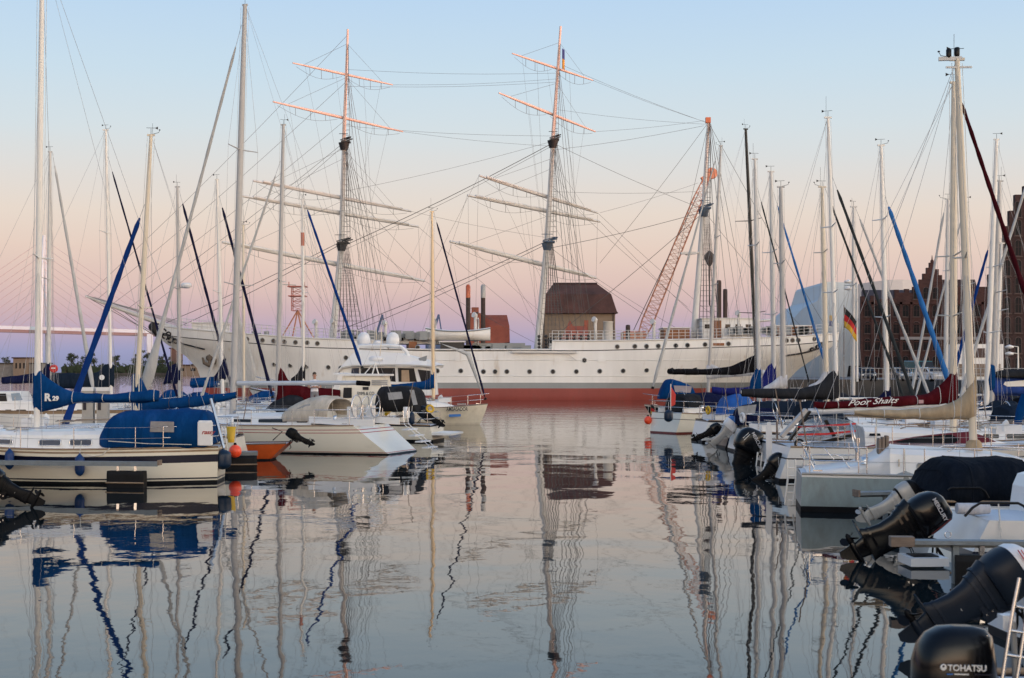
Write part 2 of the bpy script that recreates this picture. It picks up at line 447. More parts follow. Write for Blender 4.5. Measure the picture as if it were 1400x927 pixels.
        ch = lambda sd: V((s - .12, sd * (b.yy(min(max(s / b.L, .02), .98), 9) - .06), b.sheer(min(max(s / b.L, 0), 1))))
        tips = {1: [], -1: []}
        for y in spread:
            z = row(y); L_ = .42 * b.B * .5 + .25
            for sd in (1, -1):
                tip = z + V((-.12, sd * L_ * 1.15, .06)); tips[sd].append(tip)
                MB().tube([z, tip], [.028, .018], 6).build('spreader', m, b.t)
        if wires:
            for sd in (1, -1):
                MB().tube([lerp(foot, e, .985)] + tips[sd] + [ch(sd)], .0058, 4).build('shroud', WIRE, b.t)
                if spread: MB().tube([row(max(spread)) - V((0, 0, .12)), ch(sd) + V((.35, 0, 0))], .0058, 4).build('shroud', WIRE, b.t)
                if spread: MB().tube([row(max(spread)) - V((0, 0, .12)), ch(sd) - V((.4, 0, 0))], .005, 4).build('shroud', WIRE, b.t)
            if back: MB().tube([e, V((.05, 0, b.sheer(0)))], .0055, 4).build('backstay', WIRE, b.t)
            h_ = MB().tube([e + V((.03 + r, .04, -.1)), foot + V((.03 + r, .05, .5))], .006, 4)
            h_.tube([e + V((-r - .03, -.03, -.1)), foot + V((-r - .06, -.04, .6))], .006, 4)
            h_.build('halyard', ROPE, b.t)
        if vane:
            rn = random.Random(int(top[0] * 10)); ya = rn.uniform(-.7, .7); c_, s_ = math.cos(ya) * .75, math.sin(ya) * .75
            v = MB().tube([e, e + V((0, 0, .20))], .008, 5)
            v.tube([e + V((-.30 * c_, -.3 * s_, .22)), e + V((.2 * c_, .2 * s_, .22))], .007, 4)
            v.prism([e + V((-.30 * c_, -.3 * s_, .17)), e + V((-.16 * c_, -.16 * s_, .22)), e + V((-.30 * c_, -.3 * s_, .27))], (0, .008, 0))
            v.build('wind_vane', BLACKP, b.t)
            if rn.random() < .6:
                q_ = rn.uniform(.22, .36) * rn.choice((-1, 1, 1)); a = MB().tube([e, e + V((q_, -.03, .07)), e + V((q_ * 1.12, -.03, .15))], .008, 5)
                a.ball(e + V((q_ * 1.12, -.03, .16)), .03, .03, .02, 8); a.build('wind_sensor', BLACKP, b.t)
            if rn.random() < .5: MB().tube([e + V((-.06, .04, 0)), e + V((-.06, .04, rn.uniform(.35, .8)))], .005, 4).build('antenna', BLACKP, b.t)
            c = MB().box(e + V((.0, 0, -.02)), (rn.uniform(.2, .34), .07, .06)); c.build('masthead', m, b.t)
        if jib:
            yh, fpx, jm, ra, rb_ = jib[:5]
            head = row(yh)
            if fpx is None: ft = V((b.L - .18, 0, b.sheer(1) + .28))
            else:
                ft = b.pt(fpx, jib[5] if len(jib) > 5 else 560); 
            sgn = 1 if ft.x > s else -1
            hi = lerp(foot, e, min(1, (head.z - foot.z) / (e.z - foot.z) + .05)) + V((sgn * r, 0, 0))
            head = hi + (ft - hi) * .06
            k = 26; pts = [lerp(head, ft, i / k) for i in range(k + 1)]
            bul = jib[6] if len(jib) > 6 else 0; rr = [lerp(ra, rb_, (i / k)) * (1 + .12 * math.sin(i * 1.9)) * (1 + bul * max(0, i / k - .8) / .2) for i in range(k + 1)]; rr[-1] *= .4; rr[0] *= .5
            MB().tube(pts, rr, 9).build('furled_jib', jm, b.t)
            MB().tube([hi, head], .009, 5).build('forestay', WIRE, b.t)
            MB().lathe([(.05, 0), (.10, .02), (.10, .06), (.05, .09), (.09, .11), (.09, .13)], 12, axis=(hi - ft), org=ft - (hi - ft).normalized() * .16).build('furling_drum', BLACKP, b.t)
        if boom:
            px, y = boom[:2]; en = b.pt(px, y); sgn = -1 if en.x < s else 1
            st = row(boom[2] if len(boom) > 2 else y) + V((sgn * (r + .04), 0, 0))
            b.be = en
            rad = boom[3] if len(boom) > 3 else .06
            MB().tube([st, en], rad, 12, flat=.75).build('boom', boomm or m, b.t)
            MB().tube([en, e], .0045, 4).build('topping_lift', WIRE, b.t)
            MB().tube([lerp(st, en, .8), V((lerp(st, en, .8).x, 0, b.sheer(.1) + .1))], .011, 5).build('mainsheet', ROPE, b.t)
        return b

def outboard(b, piv, tilt, size, name='outboard_motor', cm=BMOT, lm=BMOTM, yaw=0, text=None, tcol=WTXT, trim=None, top=None, fat=1.0, prop=True, decal=None, chord=1.0):
    """piv: local point of the clamp in the boat's frame. Motor frame: x towards the bow, z up."""
    M = Matrix.Translation(V(piv)) @ Matrix.Rotation(R(yaw), 4, 'Z') @ Matrix.Rotation(R(tilt), 4, 'Y') @ Matrix.Scale(size, 4)
    def se(cx, z, a, c, n=22, p=3.0):           # rounded-rectangle ring
        out = []
        for i in range(n):
            t = 2 * math.pi * i / n; ct, st = math.cos(t), math.sin(t)
            out.append((cx + a * math.copysign(abs(ct) ** (2 / p), ct), c * math.copysign(abs(st) ** (2 / p), st), z))
        return out
    leg = MB()
    leg.loft([se(-.25, .10, .25, .15), se(-.25, -.04, .215, .125), se(-.255, -.20, .165, .10), se(-.265, -.40, .145, .08), se(-.28, -.60, .155, .055), se(-.29, -.66, .17, .045), se(-.29, -.70, .175, .045)], 0, True)
    leg.loft([se(-.34, -.698, .23, .075, p=2.6), se(-.34, -.712, .23, .075, p=2.6)], 0, False)
    for zc, a_, c_ in ((-.03, .228, .135), (-.12, .198, .118), (-.585, .162, .064)): leg.loft([se(-.253 if zc > -.3 else -.278, zc - .018, a_, c_), se(-.253 if zc > -.3 else -.278, zc + .018, a_, c_)], 0, False)           # anti-ventilation plate
    if chord != 1: leg.v = [V((-.25 + (v.x + .25) * chord, v.y, v.z)) for v in leg.v]
    leg.loft([se(-.30, -.71, .15, .032), se(-.30, -.86, .12, .036)], 0, True)
    leg.lathe([(.008, -.22), (.034, -.17), (.050, -.06), (.052, .06), (.045, .16), (.040, .18)], 12, axis=(-1, 0, 0), org=(-.27, 0, -.88))
    leg.prism([(-.43, -.008, -.91), (-.17, -.008, -.91), (-.27, -.008, -1.06), (-.34, -.008, -1.12), (-.42, -.008, -1.10)], (0, .016, 0))
    leg.box((-.03, 0, -.05), (.10, .20, .34)); leg.box((-.07, .085, -.10), (.20, .035, .22)); leg.box((-.07, -.085, -.10), (.20, .035, .22))
    leg.bar((-.05, .05, -.25), (-.18, .05, -.42), .035); leg.bar((-.05, -.05, -.25), (-.18, -.05, -.42), .035)
    lo = leg.xf(M).build(name, lm, b.t)
    g = fat
    cw = MB().loft([se(-.25, .06, .255, .165 * g), se(-.26, .10, .285, .19 * g), se(-.27, .20, .30, .20 * g), se(-.275, .34, .295, .20 * g), se(-.27, .46, .27, .185 * g), se(-.25, .54, .235, .16 * g), se(-.235, .59, .17, .115 * g), se(-.23, .605, .08, .05 * g)], 0, True)
    co = cw.xf(M).build('cowling', cm, lo)
    if trim:
        MB().loft([se(-.25, .055, .262, .17 * g), se(-.255, .095, .288, .194 * g)], 0, True, True).xf(M).build('cowl_band', trim, lo)
    if top:
        MB().loft([se(-.27, .405, .287, .199 * g), se(-.272, .47, .274, .19 * g), se(-.252, .548, .24, .165 * g), se(-.237, .598, .174, .12 * g), se(-.232, .614, .082, .052 * g)], 0, True).xf(M).build('cowl_top', top, lo)
    hb = MB().bar((-.02, 0, .02), (.06, 0, .10), .06); hb.tube([(.02, 0, .12), (.22, 0, .17), (.42, 0, .18)], [.022, .02, .026], 7)
    hb.xf(M).build('tiller', RUBBER, lo)
    for s_ in (-1, 1):
        MB().tube([(.02, s_ * .05, .14), (.14, s_ * .06, .19), (.30, s_ * .10, .10), (.42, s_ * .08, -.05), (.55, s_ * .05, -.02)], .014, 6).xf(M).build('control_cable', RUBBER, lo)
        MB().box((.015, s_ * .10, .13), (.03, .04, .05)).xf(M).build('cowl_latch', GMOT, lo)
        for z_ in (-.02, -.10, -.18): MB().lathe([(.014, 0), (.012, .01)], 8, axis=(0, s_, 0), org=(-.06, s_ * .103, z_)).xf(M).build('bracket_bolt', STEEL, lo)
        MB().lathe([(.03, 0), (.024, .004)], 12, axis=(0, s_, 0), org=(-.26, s_ * .078, -.36)).xf(M).build('anode', GMOT, lo)
    if prop:
        pr = MB().lathe([(.045, .18), (.05, .2), (.035, .30), (.012, .33)], 10, axis=(-1, 0, 0), org=(-.27, 0, -.88))
        for k in range(3):
            a = 2 * math.pi * k / 3 + .4; ring = []
            c, s_ = math.cos(a), math.sin(a); tw = .055
            def q(r, w, x): return (-.51 + x, r * c - w * s_, -.88 + r * s_ + w * c)
            pr.add([q(.03, -.02, tw * .4), q(.08, -.075, tw), q(.135, -.055, tw * .7), q(.15, .01, 0), q(.12, .07, -tw * .7), q(.07, .06, -tw), q(.03, .02, -tw * .4)], [tuple(range(7))], 0, True)
        pr.xf(M).build('propeller', BMOTM if lm is not GMOT else GMOT, lo)
    sd = b.near
    ex = (M.to_3x3() @ V((1 if sd < 0 else -1, 0, 0))).normalized(); ey = (M.to_3x3() @ V((0, 0, 1))).normalized()
    if text:
        s_, sz, xo, zo, rot = text
        rm = Matrix.Rotation(R(rot), 3, M.to_3x3() @ V((0, 1, 0)))
        o = M @ V((xo, sd * (.2005 * g + .002), zo))
        letters(lo, s_, o, rm @ ex, rm @ ey, sz * size, tcol, bold=.012)
    for (xa, za, xb, zb_, w, dm) in decal or ():
        y = sd * (.2005 * g + .004)
        MB().bar((xa, y, za), (xb, y, zb_), w, .008).xf(M).build('stripe', dm, lo)
    return lo

def fender(px, yt, yb, d, m, label, name='fender', r=None, rope=18, group='fenders hung over the boats and pontoons'):
    top, bot = P(px, yt, d), P(px, yb, d); h = top.z - bot.z; r = r or h * .22
    t = thing(name, label, 'fender', bot, 0, group)
    MB().lathe([(.02, 0), (r * .5, h * .05), (r * .9, h * .16), (r, h * .28), (r, h * .72), (r * .9, h * .84), (r * .45, h * .95), (.03, h), (.028, h * 1.04)], 16).build('body', m, t)
    MB().tube([(0, 0, h), (.01, .12, h + rope * d / F)], .011, 5).build('rope', ROPE, t)
    return t
def buoy(px, yc, d, rad, label, mat_=ORANGE):
    c = P(px, yc, d); t = thing('buoy_fender', label, 'fender ball', c - V((0, 0, rad)), 0, 'round orange fender balls')
    MB().ball((0, 0, rad), rad, rad, rad * 1.05, 18).build('ball', mat_, t)
    MB().lathe([(rad * .32, rad * 1.9), (rad * .24, rad * 2.15), (rad * .2, rad * 2.35)], 10).build('neck', RUBBER, t)
    MB().tube([(0, 0, rad * 2.2), (.02, .05, rad * 2.2 + .5)], .01, 5).build('rope', ROPE, t)
    return t
def flag(px, py, d, w, h, cols, label, pole=None, droop=.5, name='flag'):
    """top left corner pixel; cols: list of stripe materials from top to bottom"""
    o = P(px, py, d); t = thing(name, label, 'flag', o)
    if pole: MB().tube([(-.02, 0, .1), (-.02 + pole[0], 0, pole[1])], .014, 6).build('staff', WOOD, t)
    n, k = 10, len(cols) * 4
    m = MB(); vs = []
    for j in range(k + 1):
        for i in range(n + 1):
            a = i / n; e = j / k
            vs.append((a * w * (1 - .35 * droop), .09 * w * math.sin(a * 7 + e * 2), -e * h - droop * a * w * .9 + .05 * w * math.sin(a * 5)))
    for j in range(k):
        for i in range(n):
            q = j * (n + 1) + i
            m.f.append([q, q + 1, q + n + 2, q + n + 1]); m.m.append(j // 4); m.sm.append(True)
    m.v = [V(v) for v in vs]
    o_ = m.build('cloth', cols, t, fix=False)
    md = o_.modifiers.new('Solidify', 'SOLIDIFY'); md.thickness = .006
    return t
# ------------------------------------------------------------------ the tall ship
DS = 160.0                                      # distance of the ship's centre line
SHIPW = mat('ship_white', (.72, .72, .71), .45, var=.11, nscale=.30, stretch=(1, 1, .16), tint=(.40, .30, .19), tscale=.9, tpow=.585, bump=.02, bscale=.8)
SHIPR = mat('ship_red', (.26, .055, .045), .6, var=.2, nscale=.25, stretch=(1, 1, .3), tint=(.14, .06, .05), tscale=.5, tpow=.55)
SHIPG = mat('ship_grey', (.24, .26, .27), .5, var=.15, nscale=.3)
SHIPB = mat('ship_black', (.014, .014, .016), .5, var=.2)
SHIPD = mat('ship_deck', (.25, .18, .12), .8, var=.2, nscale=1)
SPAR = mat('ship_spar', (.60, .585, .56), .5, var=.08, nscale=.4, tint=(.5, .45, .38), tscale=.5, tpow=.6)
SPARB = mat('upper_spar', (.66, .50, .43), .5, var=.1, nscale=.5)  # warmer, pinker tone for the topmasts and upper yards
RIG = mat('ship_rigging', (.10, .095, .09), .8, var=.2)
RIGL = mat('ship_rigging_pale', (.30, .29, .28), .8, var=.2)
RUST = mat('rust_brown', (.24, .10, .045), .8, var=.3)
FURL = mat('ship_furled_cloth', (.62, .60, .57), .8, var=.1, nscale=1, bump=.05, bscale=3)
BLUETOP = mat('ship_top_blue', (.06, .10, .16), .6, var=.3)

def tall_ship():
    t = thing('sailing_ship', 'huge white three masted sailing ship with red bottom across the far end of the basin', 'sailing ship', (-4, DS, 0))
    sternp = [(-6, 28.5), (-.1, 28.6), (1.2, 29.2), (3.0, 30.6), (4.5, 32.6), (5.6, 34.3), (6.1, 35.0), (9, 35.2)]
    bowp = [(-6, -31), (-.1, -33.4), (3.1, -34.2), (4.4, -35.2), (5.6, -37.0), (6.3, -38.4), (7.0, -39.0), (9.5, -39.4)]
    sx = lambda z: interp(z, sternp); bx = lambda z: interp(z, bowp)
    stripe = [(0, 6.35), (.07, 5.9), (.2, 5.55), (.36, 5.28), (.6, 5.25), (.78, 5.6), (.88, 6.2), (.95, 6.7), (1, 7.15)]
    bul = [(0, .75), (.4205, .95), (.4215, .03), (.665, .03), (.674, .85), (.8, .95), (1, .9)]
    pl_d = [(0, .50), (.02, .68), (.06, .82), (.14, .94), (.25, 1), (.7, 1), (.8, .92), (.88, .72), (.94, .46), (.98, .2), (1, .02)]
    pl_w = [(0, .02), (.04, .12), (.1, .35), (.2, .75), (.32, .98), (.65, 1), (.76, .86), (.86, .5), (.94, .2), (1, .02)]
    def half(tt, z):
        a, b = interp(tt, pl_w), interp(tt, pl_d); k = max(0, min(1, z / 5.3)) ** .8
        v = 6 * (a + (b - a) * k)
        return v if z > 0 else v * (1 + z / 9)
    def xz(tt, z): return sx(z) + tt * (bx(z) - sx(z))
    def side(px, py):                           # a point on the hull's near side seen at a pixel
        d = DS - 6
        for _ in range(6):
            p = P(px, py, d); tt = (p.x - sx(p.z)) / (bx(p.z) - sx(p.z)); d = DS - half(min(max(tt, 0), 1), p.z)
        return P(px, py, d), tt
    ts = sorted(set([i / 60 for i in range(61)] + [.01, .03, .975, .99, .4205, .4215, .665, .674]))
    rows = [('b', 1, 0), ('b', 0, 0), ('s', -.10, 3), ('f', .78, 0), ('f', .55, 0), ('f', .3, 0), ('z', 1.85, 0), ('z', 1.25, 2), ('z', .5, 1), ('z', -.2, 1), ('z', -2.5, 1)]
    hull = MB(); n = len(rows)
    def rz(tt, r):
        s0 = interp(tt, stripe)
        if r[0] == 'b': return s0 + interp(tt, bul) * r[1]
        if r[0] == 's': return s0 + r[1]
        if r[0] == 'f': return 1.85 + (s0 - .1 - 1.85) * r[1]
        return r[1]
    for sd in (1, -1):
        o = len(hull.v)
        for tt in ts:
            for r in rows:
                z = rz(tt, r); hull.v.append(V((xz(tt, z), DS + sd * half(tt, z), z)))
        for i in range(len(ts) - 1):
            for j in range(n - 1):
                a = o + i * n + j
                hull.f.append([a, a + 1, a + n + 1, a + n]); hull.m.append(rows[j + 1][2]); hull.sm.append(True)
    for j in range(n - 1):
        z0, z1 = rz(0, rows[j]), rz(0, rows[j + 1])
        hull.add([(xz(0, z0), DS + half(0, z0), z0), (xz(0, z0), DS - half(0, z0), z0), (xz(0, z1), DS - half(0, z1), z1), (xz(0, z1), DS + half(0, z1), z1)], [(0, 1, 2, 3)], rows[j + 1][2])
    child(hull, 'hull', [SHIPW, SHIPR, SHIPG, SHIPB], t)
    dk = MB(); rings = []
    for tt in ts:
        z = interp(tt, stripe) + (.55 if tt < .42 or tt > .67 else .02); y = max(half(tt, z) - .12, .01); x = xz(tt, z)
        rings.append([(x, DS - y, z), (x, DS, z + .1), (x, DS + y, z)])
    dk.loft(rings, 0, True, False, False); child(dk, 'deck', SHIPD, t)
    # thin plate seams, rubbing strake
    sm = MB()
    for py0 in (492.5, 514.5):
        sm.tube([side(px, py0 + (0 if px > 560 else 0))[0] - V((0, .01, 0)) for px in range(470, 1060, 20)], .035, 4)
    child(sm, 'plate_seam', SHIPW, t)
    cap = MB()
    for a, b_ in ((.0, .42), (.422, .664), (.675, 1)):
        pts = []
        for k in range(25):
            tt = lerp(a, b_, k / 24); z = interp(tt, stripe) + interp(tt, bul); pts.append((xz(tt, z), DS - half(tt, z), z + .04))
        cap.tube(pts, .10, 5)
    child(cap, 'bulwark_rail', SPAR, t)
    # portholes
    pm = MB().lathe([(.27, -.02), (.27, .05), (.21, .06)], 14, axis=(0, -1, 0)); pm.lathe([(.20, .061), (.19, .062)], 14, mi=1, axis=(0, -1, 0))
    proto = None
    spots = [(598, 507), (630, 507), (661, 508), (677, 508), (693, 508), (724, 508), (756, 508), (788, 508), (820, 507.5), (852, 507), (884, 506), (918, 505), (950, 504),
             (375, 498), (397, 499.5), (419, 501), (449, 502), (466, 503), (473, 489), (799, 492.5),
             (338, 463.5), (359, 465), (374, 466), (389, 467), (404, 468), (420, 468.5), (434, 469.5), (571, 475),
             (844, 474), (868, 473.5), (884, 473.5), (900, 473), (924, 472.5), (940, 472), (964, 471), (996, 470), (1075.5, 465.5), (1083.5, 465.2), (1091.5, 465), (1113, 463.5)]
    for i, (px, py) in enumerate(spots):
        p, tt = side(px, py); p.y += .02
        l = WM[t.name] @ p
        if proto is None:
            proto = pm.build('porthole', [SHIPG, GLASS], t); proto.location = l
        else: clone(proto, t, l)
    # cargo ports, brown plates
    for (a, b_, c, d_, m_) in ((975, 469, 990, 472.5, RUST), (817, 489, 828, 495, SHIPW), (622, 488, 632, 494, SHIPW), (758, 489, 769, 495, SHIPW)):
        p = side(a, d_)[0]; q = side(b_ if False else c, b_)[0]
        child(MB().box(((p.x + q.x) / 2, p.y - .02, (p.z + q.z) / 2), (abs(q.x - p.x), .10, abs(q.z - p.z))), 'hull_plate', m_, t)
    # scrolls painted at bow and stern (raised bands)
    sc = MB()
    def curl(px, py, r, a0, a1, w=.09):
        pts = []
        for k in range(13):
            a = lerp(a0, a1, k / 12); rr = r * (1 - .55 * k / 12)
            p, _ = side(px + rr * math.cos(a), py - rr * math.sin(a)); pts.append(p - V((0, .05, 0)))
        sc.tube(pts, w, 5)
    for px, py, r, a0, a1 in ((225, 460, 5, -1, 4.6), (233, 464, 4.5, -2.5, 3.2), (223, 453, 4, 0, 4.5), (240, 467, 4, 2.5, -2.5), (231, 457, 3.5, 3, -2)): curl(px, py, r, a0, a1)
    sc.tube([side(px, py)[0] - V((0, .05, 0)) for px, py in ((216, 455), (224, 456), (232, 458), (240, 464), (250, 470), (262, 473), (280, 477.5))], .08, 5)
    child(sc, 'bow_scroll', SHIPB, t)
    sc = MB()
    for px, py, r, a0, a1 in ((1118, 475, 4, 0, 4), (1123, 473, 4, 3, -2), (1110, 478.5, 3.5, 0, 4), (1128, 471, 3, 0, 4)): curl(px, py, r, a0, a1, .1)
    sc.tube([side(px, py)[0] - V((0, .05, 0)) for px, py in ((1070, 487), (1090, 484), (1105, 481), (1118, 477), (1130, 470))], .10, 5)
    child(sc, 'stern_scroll', SHIPB, t)
    # figurehead and bow netting
    fh = MB().ball(P(209, 447, DS), .5, .35, .5, 10); fh.tube([P(213, 441, DS), P(211, 450, DS), P(216, 459, DS)], [.55, .5, .25], 8)
    child(fh, 'figurehead', SHIPB, t)
    an = MB(); c, _ = side(287, 490); c = c - V((0, .25, 0))
    an.tube([c + V((.1, 0, .75)), c + V((0, 0, -.6))], .16, 8); an.tube([c + V((-.75, -.05, .1)), c + V((-.55, -.1, -.5)), c + V((0, -.1, -.75)), c + V((.55, -.1, -.5)), c + V((.75, -.05, .1))], [.1, .2, .24, .2, .1], 8)
    an.ball(c + V((0, 0, .05)), .4, .2, .35, 9)
    child(an, 'anchor', mat('anchor_iron', (.10, .08, .065), .8, var=.4), t)
    # bowsprit
    bs = MB(); tip, heel = P(117, 405, DS), P(258, 456, DS)
    bs.tube([heel, lerp(heel, tip, .4), lerp(heel, tip, .8), tip], [.32, .29, .2, .11], 10); child(bs, 'bowsprit', SPAR, t)
    nt = MB()
    for sd in (-1, 1):
        for k in range(64):
            f = .10 + .82 * k / 64; p = lerp(heel, tip, f); w = .3 + 1.6 * (1 - f)
            nt.tube([p + V((0, 0, .35)), p + V((0, sd * w, .1 + .8 * (1 - f)))], .014, 4)
        nt.tube([lerp(heel, tip, .05) + V((0, sd * 1.9, .95)), tip + V((0, 0, .1))], .03, 4)
        nt.tube([lerp(heel, tip, .05) + V((0, sd * 1.3, .7)), tip + V((0, 0, .1))], .02, 4)
    child(nt, 'bow_netting', RIGL, t)
    for a, b_ in (((117, 405), (219, 462)), ((140, 413), (222, 466)), ((165, 423), (226, 468))):
        child(MB().tube([P(*a, DS), P(*b_, DS)], .03, 4), 'bobstay', RIG, t)
    # masts
    def make_mast(line, rad, tops, yards, shrouds, bz):
        root = MB(); pts = []; rr = []
        for (px, py), r in zip(line, rad): pts.append(P(px, py, DS)); rr.append(r)
        has_topmast = len(pts) > 3
        root.tube(pts[1:] if has_topmast else pts, rr[1:] if has_topmast else rr, 12); m = child(root, 'mast', SPAR, t)
        if has_topmast: MB().tube([pts[0], lerp(pts[0], pts[1], .5), pts[1] + V((-.05, 0, -.6))], [rr[0], rr[0] * 1.3, rr[1]], 12).xf(WM[t.name]).build('topmast', SPARB, m)
        def sub(mb, name, ma): return child(mb, name, ma, t) if False else _sub(mb, name, ma)
        def _sub(mb, name, ma):
            o = mb.xf(WM[t.name]).build(name, ma, m); return o
        def at(y):
            for a, b_ in zip(line, line[1:]):
                if min(a[1], b_[1]) <= y <= max(a[1], b_[1]):
                    return P(lerp(a[0], b_[0], (y - a[1]) / (b_[1] - a[1])), y, DS)
        for y, w, blue in tops:
            c = at(y); tp = MB()
            tp.box(c + V((.2, 0, 0)), (w, w * 1.25, .16)); tp.lathe([(.40, -.9), (.62, -.1)], 12, org=c)
            for sd in (-1, 1):
                tp.tube([c + V((.1, sd * .5, .15)), c + V((w * .9, sd * w * .75, .45))], .07, 5); tp.tube([c + V((-w * .4, sd * w * .55, .12)), c + V((w * .7, sd * w * .55, .5))], .05, 5)
            tp.tube([c + V((-w * .5, -w * .6, .8)), c + V((w * .5, -w * .6, .8))], .035, 5)
            _sub(tp, 'top_platform', [SHIPB, BLUETOP][blue])
        for a, b_, r in yards:
            ln = b_[0] - a[0]; dl = ln * .024
            p, q = P(*a, DS - dl), P(*b_, DS + dl)
            # yards are crossed just forward of the mast
            mid = (p + q) / 2; y_ = MB()
            fr = [0, .15, .35, .5, .65, .85, 1]
            y_.tube([lerp(p, q, f) for f in fr], [r * .5, r * .75, r * .95, r, r * .95, r * .75, r * .5], 9)
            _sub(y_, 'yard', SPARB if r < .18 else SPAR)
            if r > .18:                          # cloth stowed along the yard
                cl = MB(); k = 22
                cl.tube([lerp(p, q, .06 + .88 * i / k) + V((0, -.12, .10)) for i in range(k + 1)], [r * .62 * (1 + .12 * math.sin(i * 2.3)) for i in range(k + 1)], 7)
                _sub(cl, 'furled_sail', FURL)
            fo = MB(); k = 14
            for seg in ((.03, .48), (.52, .97)):
                fo.tube([lerp(p, q, lerp(*seg, i / k)) + V((0, .3, -.25 - .75 * math.sin(math.pi * i / k))) for i in range(k + 1)], .014, 4)
                for f in (.3, .55, .8):
                    pp = lerp(p, q, lerp(*seg, f)); fo.tube([pp, pp + V((0, .3, -.25 - .75 * math.sin(math.pi * f)))], .02, 4)
            _sub(fo, 'footrope', RIG)
            li = MB(); tp_ = at(max(line[0][1] + 3, (a[1] + b_[1]) / 2 - ln * .30))
            if tp_:
                for e in (lerp(p, q, .1), lerp(p, q, .9)): li.tube([e, tp_], .014, 4)
                _sub(li, 'lift', RIG)
        for y0, y1, w0, x0, x1, k, sdw, lad in shrouds:      # from row y0 to row y1; spread aft from x0..x1 pixels
            for sd in (-1, 1):
                sh = MB(); tp_ = at(y0); L_ = []
                for i in range(k):
                    f = i / max(k - 1, 1)
                    bt = P(lerp(x0, x1, f), y1, DS + sd * sdw); L_.append((tp_ + V((.1 * i, sd * w0, 0)), bt)); sh.tube(L_[-1], .024 if lad else .017, 4)
                if lad:
                    h = abs(L_[0][0].z - L_[0][1].z); q = int(h / .55)
                    for j in range(1, q):
                        f = j / q; sh.tube([lerp(L_[0][0], L_[0][1], f), lerp(L_[-1][0], L_[-1][1], f)], .012, 4)
                _sub(sh, 'shroud_ladder' if lad else 'backstay', RIG)
        rn = random.Random(int(bz)); fl = []
        for a, b_, r in yards:                  # buntlines, sheets and clewlines falling to the pin rails
            ln = b_[0] - a[0]; dl = ln * .024
            for f in (.12, .3, .42, .58, .7, .88):
                p = lerp(P(*a, DS - dl), P(*b_, DS + dl), f); q = P(bz + rn.uniform(-14, 62), 474, DS + (-5.4 if f < .5 else 5.4)); fl.append((p, q))
        for p, q in fl:
            if rn.random() < .62: _sub(MB().tube([p, lerp(p, q, .5) - V((0, 0, .35)), q], .0105, 4), 'running_line', RIG)
        return m
    fore = make_mast([(475.5, 40), (470.5, 190), (467, 332), (455, 462)], [.12, .22, .31, .40],
        [(194, .95, 0), (332, 1.25, 0)],
        [((400, 86), (537, 116), .14), ((373, 139), (551, 180), .165), ((346, 247), (562, 289), .22), ((331, 268), (572, 310), .24), ((304, 331), (580, 384), .27)],
        [(333, 460, .7, 456, 497, 7, 5.6, 1), (196, 331, .3, 466, 479, 4, 1.3, 1), (60, 192, .1, 471, 478, 2, .9, 1),
         (196, 464, .2, 505, 545, 5, 5.6, 0), (100, 464, .1, 512, 540, 3, 5.6, 0)], 462)
    main = make_mast([(766.5, 36), (756, 190), (748, 332), (735, 480)], [.12, .22, .32, .42],
        [(191, .95, 0), (331, 1.25, 1)],
        [((700, 73), (811, 110), .14), ((682, 127), (814, 180), .165), ((655, 240), (817, 291), .22), ((639, 267), (820, 303), .24), ((615, 330), (815, 380), .27)],
        [(333, 479, .7, 736, 775, 7, 5.6, 1), (193, 331, .3, 746, 761, 4, 1.3, 1), (60, 190, .1, 758, 763, 2, .9, 1),
         (193, 479, .2, 782, 818, 5, 5.6, 0), (95, 479, .1, 790, 812, 3, 5.6, 0)], 742)
    miz = make_mast([(968.5, 163), (962, 284), (948, 466)], [.14, .25, .36],
        [(285, 1.1, 1)], [],
        [(288, 468, .5, 955, 985, 6, 5.4, 1), (168, 284, .2, 962, 972, 3, 1.0, 1), (170, 466, .1, 985, 1030, 4, 5.4, 0)], 0)
    bmm = MB().tube([P(950, 446, DS), P(1060, 437, DS)], [.22, .14], 8); bmm.xf(WM[t.name]).build('spanker_boom', SPAR, miz)
    g = MB().tube([P(957, 345, DS), P(938, 348, DS - 1)], .12, 6); g.box(P(941, 346, DS - 1), (1.6, .5, .25)); g.xf(WM[t.name]).build('radar', SPAR, miz)
    cap = MB().box(P(968, 164.5, DS), (.55, .5, .6)); cap.xf(WM[t.name]).build('mast_cap', mat('orange_cap', (.45, .14, .06), .6), miz)
